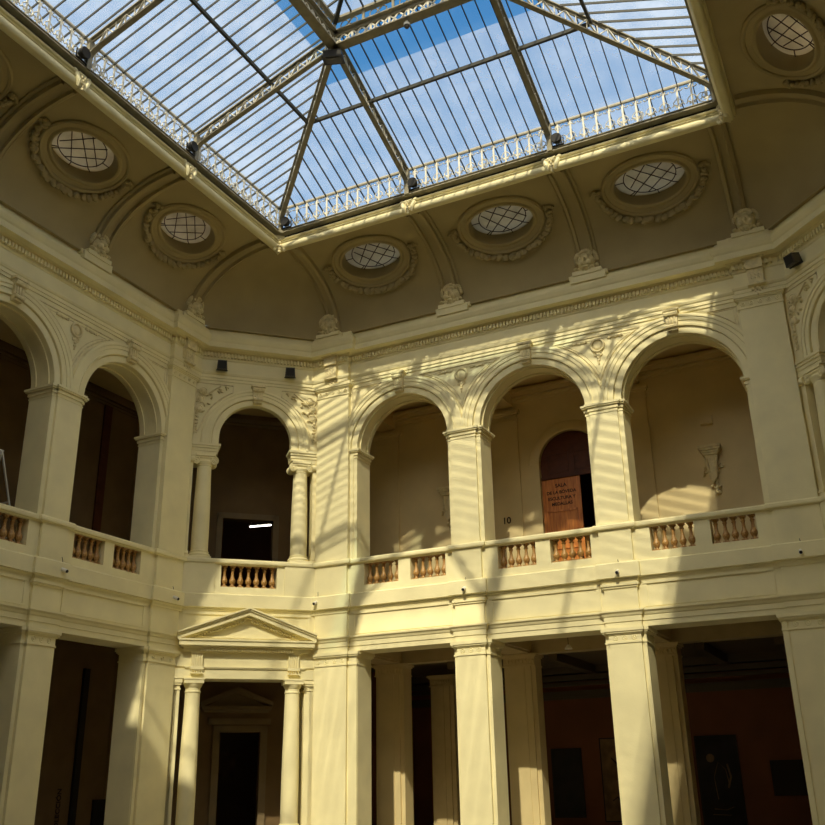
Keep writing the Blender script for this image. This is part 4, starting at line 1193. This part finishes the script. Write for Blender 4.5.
# lamps of the skylight
def round_lamp(frame, s, label, sg=1):
    t = thing('round_floodlight', label, 'floodlight', frame, s+sg*.20, .08, 16.55, 'round floodlights at the truss feet')
    mb = MB(); mb.tube([(0, -.10, 0), (0, -.02, 0), (0, .08, 0), (0, .10, 0)], [.06, .12, .14, .13], 14); mb.build('housing', 'black', parent=t)
    mb = MB(); mb.box(-.16, .16, -.03, .0, -.18, -.15); mb.box(-.17, -.15, -.03, 0, -.18, .03); mb.box(.15, .17, -.03, 0, -.18, .03); mb.build('bracket', 'black', parent=t)
round_lamp(KB, 4.08, 'round black floodlight beside foot of left back truss'); round_lamp(KB, 8.08, 'round black floodlight beside foot of right back truss')
round_lamp(KB, .05, 'round black floodlight at the skylight inner corner'); round_lamp(KL, 14.96-3.86, 'round black floodlight at foot of truss between left oval windows', -1)
round_lamp(KL, 14.96-7.56, 'round black floodlight at foot of the upper left truss', -1)
t = thing('square_floodlight', 'large square black floodlight hanging at the girder corner', 'floodlight', loc=(4.0, -3.78, 17.98), rot=(math.radians(12), 0, math.radians(20)))
mb = MB(); mb.box(-.22, .22, -.17, .17, -.05, .10); mb.box(-.25, .25, -.20, .20, -.09, -.05); mb.build('housing', 'black', parent=t, smooth=False)
mb = MB(); mb.box(-.18, .18, -.13, .13, -.10, -.088); mb.build('lens', 'grey', parent=t, smooth=False)
mb = MB(); mb.box(-.02, .02, -.02, .02, .08, .24); mb.build('bracket', 'black', parent=t, smooth=False)
t = thing('dome_camera', 'small white dome camera under the ring girder', 'camera', loc=(6.03, -3.87, 18.11))
mb = MB(); mb.lathe(0, 0, [(.03, .01), (.03, -.06), (.075, -.07), (.075, -.13)], 14); mb.build('mount', 'white', parent=t)
mb = MB(); mb.lathe(0, 0, [(.07, -.13), (.062, -.17), (.035, -.20), (.001, -.205)], 14); mb.build('dome', 'grey', parent=t)

# ------------------------------------------------------------------ small fittings
cam0 = thing('bullet_camera', 'x', 'camera')
mb = MB(); mb.lathe(0, .02, [(.03, .0), (.03, .02), (.012, .03), (.012, .09)], 8); mb.box(-.05, .05, -.0, .02, -.05, .05); mb.build('mount', 'white', parent=cam0)
mb = MB(); mb.tube([(-.02, .03, -.02), (.0, .22, -.10)], .045, 10); mb.build('body', 'white', parent=cam0)
mb = MB(); mb.tube([(0, .215, -.098), (.001, .235, -.105)], .036, 10); mb.tube([(0, .02, .02), (.02, .04, .16), (.0, .02, .25)], .008, 4); mb.build('lens', 'black', parent=cam0)
cams = [(FB, 4.05, .12, 6.30, 'small white camera on the balcony band between left and middle back arches'), (FB, 8.02, .12, 6.30, 'small white camera on the balcony band between middle and right back arches'),
        (FB, 12.12, .12, 6.30, 'small white camera on the balcony band below the wide right pilaster'), (FL, -3.75, .12, 6.35, 'small white camera on the left balcony band below the shaded pier'),
        (FL, .12, .12, 6.32, 'small white camera low on the left corner pilaster'), (FB, -.38, .12, 6.36, 'small white camera at the corner right of the pediment tip')]
for j, (fr, s, o_, z, lb) in enumerate(cams):
    if j == 0: place(cam0, fr, s, o_, z); cam0['label'] = lb; cam0['group'] = 'bullet cameras on the balcony band'
    else: dup(cam0, fr, s, o_, z, lb, 'bullet cameras on the balcony band')
sp0 = thing('wall_speaker', 'x', 'speaker')
mb = MB(); mb.prism([(-.15, -.13), (.15, -.13), (.13, .14), (-.13, .14)], .10, .36); mb.build('cabinet', 'grey', parent=sp0, smooth=False)
mb = MB(); mb.box(-.11, .11, .36, .37, -.10, .11); mb.build('grille', 'black', parent=sp0, smooth=False)
mb = MB(); mb.box(-.05, .05, 0, .12, -.03, .03); mb.box(-.17, .17, .2, .24, -.15, -.13); mb.build('bracket', 'black', parent=sp0, smooth=False)
for j, (fr, s, lb) in enumerate([(FC, .80, 'dark wall speaker above the left side of corner arch'), (FC, 2.82, 'dark wall speaker above the right side of corner arch'), (FD, .75, 'dark wall speaker near the right picture edge under the cornice')]):
    o = sp0 if j == 0 else dup(sp0)
    place(o, fr, s, .02, 13.12, random.uniform(-.25, .25)); o['label'] = lb; o['group'] = 'dark speakers on the corner friezes'; o.rotation_euler[0] = math.radians(14)

# wooden door behind the middle arch
t = thing('arched_door', 'arched wooden door with one orange leaf shut and other open', 'door', FB, 6.05, RO-.12, 6.4)
mb = MB(); N = 24
mb.prism([(-.93, 3.55), (.93, 3.55)]+[(.93*math.cos(PI*i/N), 3.97+.93*math.sin(PI*i/N)) for i in range(N+1)], -.06, .0)
tp = mb.build('tympanum_panel', 'wood_dark', parent=t)
mb = MB()
for a, b_, z0, z1 in ((-.70, -.08, 3.68, 4.25), (.08, .70, 3.68, 4.25)):
    mb.box(a, b_, .0, .02, z1, z1+.03); mb.box(a, b_, 0, .02, z0, z0+.03); mb.box(a, a+.03, 0, .02, z0, z1); mb.box(b_-.03, b_, 0, .02, z0, z1)
mb.box(-.93, .93, 0, .05, 3.50, 3.58); mb.build('panel_moulding', 'wood_dark', parent=tp, smooth=False)
mb = MB(); mb.box(-.93, .22, -.05, .0, 0, 3.50); lf2 = mb.build('door_leaf', 'door', parent=t, smooth=False)
mb = MB()
for z0, z1 in ((.25, 1.25), (1.4, 2.55)):
    a, b_ = -.80, .09
    mb.box(a, b_, 0, .025, z1-.05, z1); mb.box(a, b_, 0, .025, z0, z0+.05); mb.box(a, a+.05, 0, .025, z0, z1); mb.box(b_-.05, b_, 0, .025, z0, z1)
mb.build('panel_moulding', 'door', parent=lf2, smooth=False)
mb = MB(); mb.blob((.14, .05, 1.1), .035, .05, .035, 8, 6); mb.build('door_knob', 'black', parent=lf2)
mb = MB(); mb.box(.88, .93, -1.2, .0, 0, 3.50); mb.build('door_leaf', 'wood_dark', parent=t, smooth=False, label='leaf swung open into the dark room')
def text(body, size, mat, parent=None, frame=None, s=0, o=0, z=0, rot=0, extrude=.004, name='lettering', loc=None):
    cu = bpy.data.curves.new(name, 'FONT'); cu.body = body; cu.size = size; cu.extrude = extrude; cu.align_x = 'CENTER'; cu.align_y = 'CENTER'; cu.materials.append(M[mat])
    cu.offset = size*.02
    tmp = bpy.data.objects.new('tmp', cu); C.objects.link(tmp); me = bpy.data.meshes.new_from_object(tmp); bpy.data.objects.remove(tmp)
    me.materials.clear(); me.materials.append(M[mat]); ob = bpy.data.objects.new(name, me); C.objects.link(ob)
    if parent: ob.parent = parent; ob.location = (s, -o, z); ob.rotation_euler = (PI/2, rot, 0)
    else: ob.location = frame.w(s, o, z); ob.rotation_euler = (Matrix.Rotation(frame.a, 3, 'Z')@Matrix.Rotation(PI/2, 3, 'X')@Matrix.Rotation(rot, 3, 'Z')).to_euler()
    return ob
for body, z, sz in (('SALA', 3.28, .15), ('DE LA BÓVEDA', 3.08, .13), ('ESCULTURA Y', 2.90, .13), ('MEDALLAS', 2.73, .13)):
    text(body, sz, 'text_dark', parent=lf2, s=-.36, o=.004, z=z, name='door_lettering')
o = text('10', .27, 'text_dark', frame=FB, s=4.03, o=RO+.075, z=8.79, name='wall_number'); tag(o, 'black number 10 painted on the rear wall beside the wooden door', 'number')
# corbels on the rear wall
cb0 = thing('wall_corbel', 'ornate plaster corbel with leaves on rear wall of right back arch', 'corbel', FB, 10.03, RO, 8.75)
mb = MB(); mb.box(-.30, .30, 0, .34, 1.24, 1.31); mb.box(-.27, .27, 0, .31, 1.18, 1.24); mb.box(-.23, .23, 0, .26, 1.12, 1.18); mb.box(-.20, .20, 0, .22, 1.07, 1.12); mb.build('shelf', 'relief', parent=cb0, smooth=False)
mb = MB(); mb.prism([(-.17, 1.07), (.17, 1.07), (.13, .72), (.10, .42), (-.02, .28), (-.10, .42), (-.13, .72)], 0, .16)
for sg in (-1, 1): mb.tube([(sg*.13, .14, 1.04), (sg*.12, .18, .85), (sg*.09, .14, .6), (sg*.03, .06, .42)], [.04, .045, .04, .03], 7)
mb.tube([(.05, .05, .46), (.05, .04, .2), (.04, .05, .05)], [.05, .04, .02], 6); mb.build('scroll', 'relief', parent=cb0)
mb = MB(); rr = random.Random(9)
for k in range(34):
    a = rr.uniform(0, 2*PI); r = rr.uniform(.12, .34); mb.blob((r*math.cos(a), .04, .70+r*.8*math.sin(a)), .05*rr.uniform(.6, 1), .05, .025, 7, 5, rr.uniform(0, PI))
for x, z in ((-.08, .22), (.0, .16), (.1, .2), (.03, .08), (.07, .02), (.0, .02)): mb.blob((x+.02, .06, z), .05, .05, .05, 8, 6)
mb.build('acanthus_leaves', 'relief', parent=cb0)
dup(cb0, FB, 2.20, RO, 8.75, 'ornate plaster corbel half hidden by the pier, in left back arch')
mb = MB(); mb.box(-.16, .16, 0, .14, -.12, .12); mb.box(-.14, .14, .14, .15, -.10, .06)
o = mb.build('junction_box', 'rear', smooth=False); place(o, FB, 10.03, RO, 10.85); tag(o, 'small box on rear wall above the right corbel', 'box')
# fluorescent tube in the side room
t = thing('tube_lamp', 'lit fluorescent tube in the dark room behind corner arch', 'lamp', FC, 3.1, -6.2, 10.05)
mb = MB(); mb.tube([(-.40, 0, 0), (.40, 0, 0)], .022, 10); mb.build('tube', 'tube', parent=t); t.rotation_euler[2] -= .55
mb = MB(); mb.box(-.44, .44, -.05, .05, .03, .08); mb.tube([(-.35, 0, .08), (-.35, 0, .95)], .01, 4); mb.tube([(.35, 0, .08), (.35, 0, .95)], .01, 4); mb.build('housing', 'white', parent=t)
# ladder
t = thing('step_ladder', 'aluminium step ladder standing in the left gallery', 'ladder', loc=(-4.25, -5.12, 6.4), rot=(0, 0, 0))
H = 2.52
mb = WB(); mb.obox((-.10, .04, H), (.10, -.62, 0), .07, .035); mb.obox((.34, .04, H), (.50, -.62, 0), .07, .035)
mb.obox((-.1, .04, H), (.34, .04, H), .12, .03)
for k in range(1, 8):
    f = k/8.5; mb.obox((-.10+.2*(1-f), -.62+.66*f, H*f), (.34+.16*(1-f), -.62+.66*f, H*f), .09, .03)
o = mb.build('front_frame', 'alu', parent=t, smooth=False)
mb = WB(); mb.obox((-.08, .06, H), (-.02, .85, 0), .045, .03); mb.obox((.32, .06, H), (.40, .85, 0), .045, .03)
for f in (.25, .55): mb.obox((-.05, .85-.79*f, H*f), (.38, .85-.79*f, H*f), .03, .03)
mb.build('rear_frame', 'alu', parent=t, smooth=False)
# ceiling spot under the back passage
t = thing('spotlight', 'small spotlight hanging in the middle opening of the back arcade', 'spotlight', FB, 6.30, -.95, 4.70)
mb = MB(); mb.tube([(0, 0, 0), (0, 0, .86)], .008, 4); mb.build('cord', 'black', parent=t)
mb = MB(); mb.lathe(0, 0, [(.03, .10), (.06, .06), (.10, 0), (.09, -.01)], 12); mb.build('shade', 'white', parent=t)
# paintings in the exhibition room (wall face o = -7.9)
def painting(s0, s1, z0, z1, label, mat, extra=None, name='painting'):
    c = (s0+s1)/2; w = (s1-s0)/2; h = (z1-z0)/2
    t = thing(name, label, 'painting', FB, c, -7.9, (z0+z1)/2)
    mb = MB(); mb.box(-w, w, .01, .05, -h, h); cn = mb.build('canvas', mat, parent=t, smooth=False)
    mb = MB()
    for a, b_, c_, d_ in ((-w-.03, w+.03, h, h+.03), (-w-.03, w+.03, -h-.03, -h), (-w-.03, -w, -h, h), (w, w+.03, -h, h)): mb.box(a, b_, 0, .065, c_, d_)
    mb.build('frame', 'frame_dark', parent=t, smooth=False)
    if extra:
        mb = MB(); extra(mb, w, h); mb.build('painted_figure', 'canvas_ochre' if mat == 'canvas_dark' else 'text_dark', parent=cn)
    return t
painting(3.36, 4.27, .62, 2.56, 'tall dark painting in the middle opening of the back arcade', 'canvas_dark')
def fig(mb, w, h):
    mb.tube([(-.1, .05, -.5), (-.15, .05, .1), (.0, .05, .5), (.2, .05, .3), (.25, .05, -.1)], .012, 4); mb.blob((-.2, .05, .62), .12, .006, .12, 10, 6); mb.tube([(.25, .05, .45), (.32, .05, .1), (.22, .05, -.2)], .03, 5)
    mb.tube([(-.25, .05, -.75), (.1, .05, -.78), (.3, .05, -.7)], .012, 4); mb.tube([(-.3, .05, -.9), (.2, .05, -.92)], .01, 4)
painting(7.81, 8.95, .35, 2.78, 'large dark figure painting in the rightmost opening of back arcade', 'canvas_dark', fig)
painting(9.85, 10.85, 1.17, 2.05, 'small wide black painting beside the right ground pilaster', 'frame_dark')
def sk(mb, w, h):
    mb.tube([(-.2, .055, .6), (.1, .055, .3), (-.05, .055, 0), (.2, .055, -.3)], .02, 5); mb.tube([(.2, .055, .5), (.0, .055, .1), (.22, .055, -.1)], .015, 5)
    mb.tube([(-.25, .055, -.6), (-.1, .055, -.5), (.0, .055, -.65), (.2, .055, -.55)], .018, 5)
painting(4.93, 5.95, .5, 2.82, 'ochre sketch-like painting half hidden behind the right ground pier', 'canvas_ochre', sk)
painting(1.9, 2.7, .4, 2.3, 'dark painting hidden behind the left ground pier', 'canvas_dark') if False else None
# exhibition lettering on the left passage wall
o = text('COLECCIÓN', .19, 'text_dark', frame=FL, s=.27, o=RO+.012, z=1.14, rot=PI/2, name='exhibition_lettering'); tag(o, 'dark vertical word COLECCIÓN on the left passage wall', 'lettering')
mb = MB(); mb.box(-.50, .50, 0, .06, 0, 1.35); o = mb.build('notice_board', 'gap', smooth=False); place(o, FL, 1.98, RO, .05); tag(o, 'dark notice board low on the left passage wall', 'board')
# a picture in the inner doorway
mb = MB(); mb.box(-.6, .6, 0, .05, -.4, .4); o = mb.build('doorway_picture', 'canvas_ochre', smooth=False); place(o, FC, 2.25, -7.98, 2.35); tag(o, 'dim framed picture seen through the inner doorway', 'picture')
mb = MB(); mb.box(-.8, .8, 0, .5, 0, 1.6); 

mb = WB(); mb.v = []
def wbox(mb, x0, x1, y0, y1, z0, z1): mb.add([(x0, y0, z0), (x1, y0, z0), (x1, y1, z0), (x0, y1, z0), (x0, y0, z1), (x1, y0, z1), (x1, y1, z1), (x0, y1, z1)], [(0, 1, 2, 3), (4, 5, 6, 7), (0, 1, 5, 4), (1, 2, 6, 5), (2, 3, 7, 6), (3, 0, 4, 7)])
wbox(mb, -3.6, 15.8, -22.3, -17.0, 14.16, 14.3)  # made-up unseen ceiling past the shortened skylight; keeps sun off the left pier
o = wbuild(mb, 'ceiling_front_sun_block', 'cove', None, smooth=False); o['kind'] = 'structure'
mb = WB(); wbox(mb, -7.2, 19.4, -25.5, -15.8, 16.45, 16.6); wbox(mb, -4.0, -.85, -15.8, 4.0, 16.45, 16.6); wbox(mb, 13.0, 16.2, -15.8, 4.0, 16.45, 16.6); wbox(mb, -.85, 13.0, .85, 4.0, 16.45, 16.6)  # unseen attic roof, added to stop direct sun through the oval windows
o = wbuild(mb, 'ceiling_attic_sun_block', 'cove', None, smooth=False); o['kind'] = 'structure'
# ------------------------------------------------------------------ light
w = bpy.data.worlds.new('World'); sc.world = w; w.use_nodes = True; n = w.node_tree.nodes; l = w.node_tree.links
bg = n['Background']
tc = n.new('ShaderNodeTexCoord'); sep = n.new('ShaderNodeSeparateXYZ'); l.new(tc.outputs['Generated'], sep.inputs[0])
rp = n.new('ShaderNodeValToRGB'); e = rp.color_ramp.elements; e[0].position = .0; e[0].color = (.62, .70, .80, 1); e[1].position = .75; e[1].color = (.045, .23, .52, 1)
x_ = e.new(.35); x_.color = (.20, .44, .75, 1)
l.new(sep.outputs['Z'], rp.inputs[0])
nz = n.new('ShaderNodeTexNoise'); nz.inputs['Scale'].default_value = 2.6; nz.inputs['Detail'].default_value = 7; nz.inputs['Roughness'].default_value = .55
mp = n.new('ShaderNodeMapping'); mp.inputs['Scale'].default_value = (1, 1, 2.2); l.new(tc.outputs['Generated'], mp.inputs[0]); l.new(mp.outputs[0], nz.inputs['Vector'])
cr = n.new('ShaderNodeValToRGB'); cr.color_ramp.elements[0].position = .52; cr.color_ramp.elements[0].color = (0, 0, 0, 1); cr.color_ramp.elements[1].position = .66; cr.color_ramp.elements[1].color = (1, 1, 1, 1)
l.new(nz.outputs['Fac'], cr.inputs[0])
lowm = n.new('ShaderNodeMapRange'); lowm.inputs['From Min'].default_value = .40; lowm.inputs['From Max'].default_value = .62; lowm.inputs['To Min'].default_value = 1; lowm.inputs['To Max'].default_value = 0
l.new(sep.outputs['Z'], lowm.inputs['Value'])
mu = n.new('ShaderNodeMath'); mu.operation = 'MULTIPLY'; l.new(cr.outputs[0], mu.inputs[0]); l.new(lowm.outputs[0], mu.inputs[1])
mx = n.new('ShaderNodeMixRGB'); l.new(mu.outputs[0], mx.inputs[0]); l.new(rp.outputs[0], mx.inputs[1]); mx.inputs[2].default_value = (1, .97, .9, 1)
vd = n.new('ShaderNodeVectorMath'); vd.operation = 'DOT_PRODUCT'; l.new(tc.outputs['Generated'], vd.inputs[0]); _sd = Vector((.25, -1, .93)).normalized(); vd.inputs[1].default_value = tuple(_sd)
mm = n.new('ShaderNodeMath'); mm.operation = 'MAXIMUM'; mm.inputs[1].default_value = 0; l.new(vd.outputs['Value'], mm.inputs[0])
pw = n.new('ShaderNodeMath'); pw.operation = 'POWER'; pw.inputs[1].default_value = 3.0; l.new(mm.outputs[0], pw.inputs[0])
gm = n.new('ShaderNodeMixRGB'); gm.blend_type = 'MULTIPLY'; gm.inputs[0].default_value = 1; gm.inputs[2].default_value = (3.4, 2.9, 2.1, 1); l.new(pw.outputs[0], gm.inputs[1])  # warm glow around the sun, added out of view to lift the fill light
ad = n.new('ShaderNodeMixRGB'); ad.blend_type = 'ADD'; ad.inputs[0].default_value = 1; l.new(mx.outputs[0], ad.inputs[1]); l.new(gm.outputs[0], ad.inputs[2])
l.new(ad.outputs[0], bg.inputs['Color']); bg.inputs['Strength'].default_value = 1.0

sun = bpy.data.lights.new('sun', 'SUN'); sun.energy = 5.6; sun.angle = math.radians(.75); sun.color = (1.0, .88, .60)
so = bpy.data.objects.new('sun', sun); C.objects.link(so)
d = Vector((-.25, 1, -.93)).normalized(); so.rotation_euler = d.to_track_quat('-Z', 'Y').to_euler()

# ------------------------------------------------------------------ camera
cam = bpy.data.cameras.new('camera'); co = bpy.data.objects.new('camera', cam); C.objects.link(co)
yaw, pitch, roll = .4547, .3713, -.0196
cy, sy, cp, sp = math.cos(yaw), math.sin(yaw), math.cos(pitch), math.sin(pitch)
F = Vector((-sy*cp, cy*cp, sp)); R = Vector((cy, sy, 0)); U = R.cross(F)
Rr = R*math.cos(roll)+U*math.sin(roll); Ur = -R*math.sin(roll)+U*math.cos(roll)
m4 = Matrix(((Rr.x, Ur.x, -F.x), (Rr.y, Ur.y, -F.y), (Rr.z, Ur.z, -F.z))).to_4x4(); m4.translation = Vector((13.6301, -19.5205, 1.6))
co.matrix_world = m4
cam.sensor_width = 36; cam.lens = 957.5/825*36; cam.clip_start = .05; cam.clip_end = 300
sc.camera = co
sc.view_settings.view_transform = 'Standard'; sc.view_settings.look = 'None'; sc.view_settings.gamma = 1; sc.view_settings.exposure = 0.0
cyc = sc.cycles; cyc.max_bounces = 14; cyc.diffuse_bounces = 12; cyc.transparent_max_bounces = 16; cyc.use_denoising = True; cyc.sample_clamp_indirect = 8
cyc.caustics_reflective = False; cyc.caustics_refractive = False
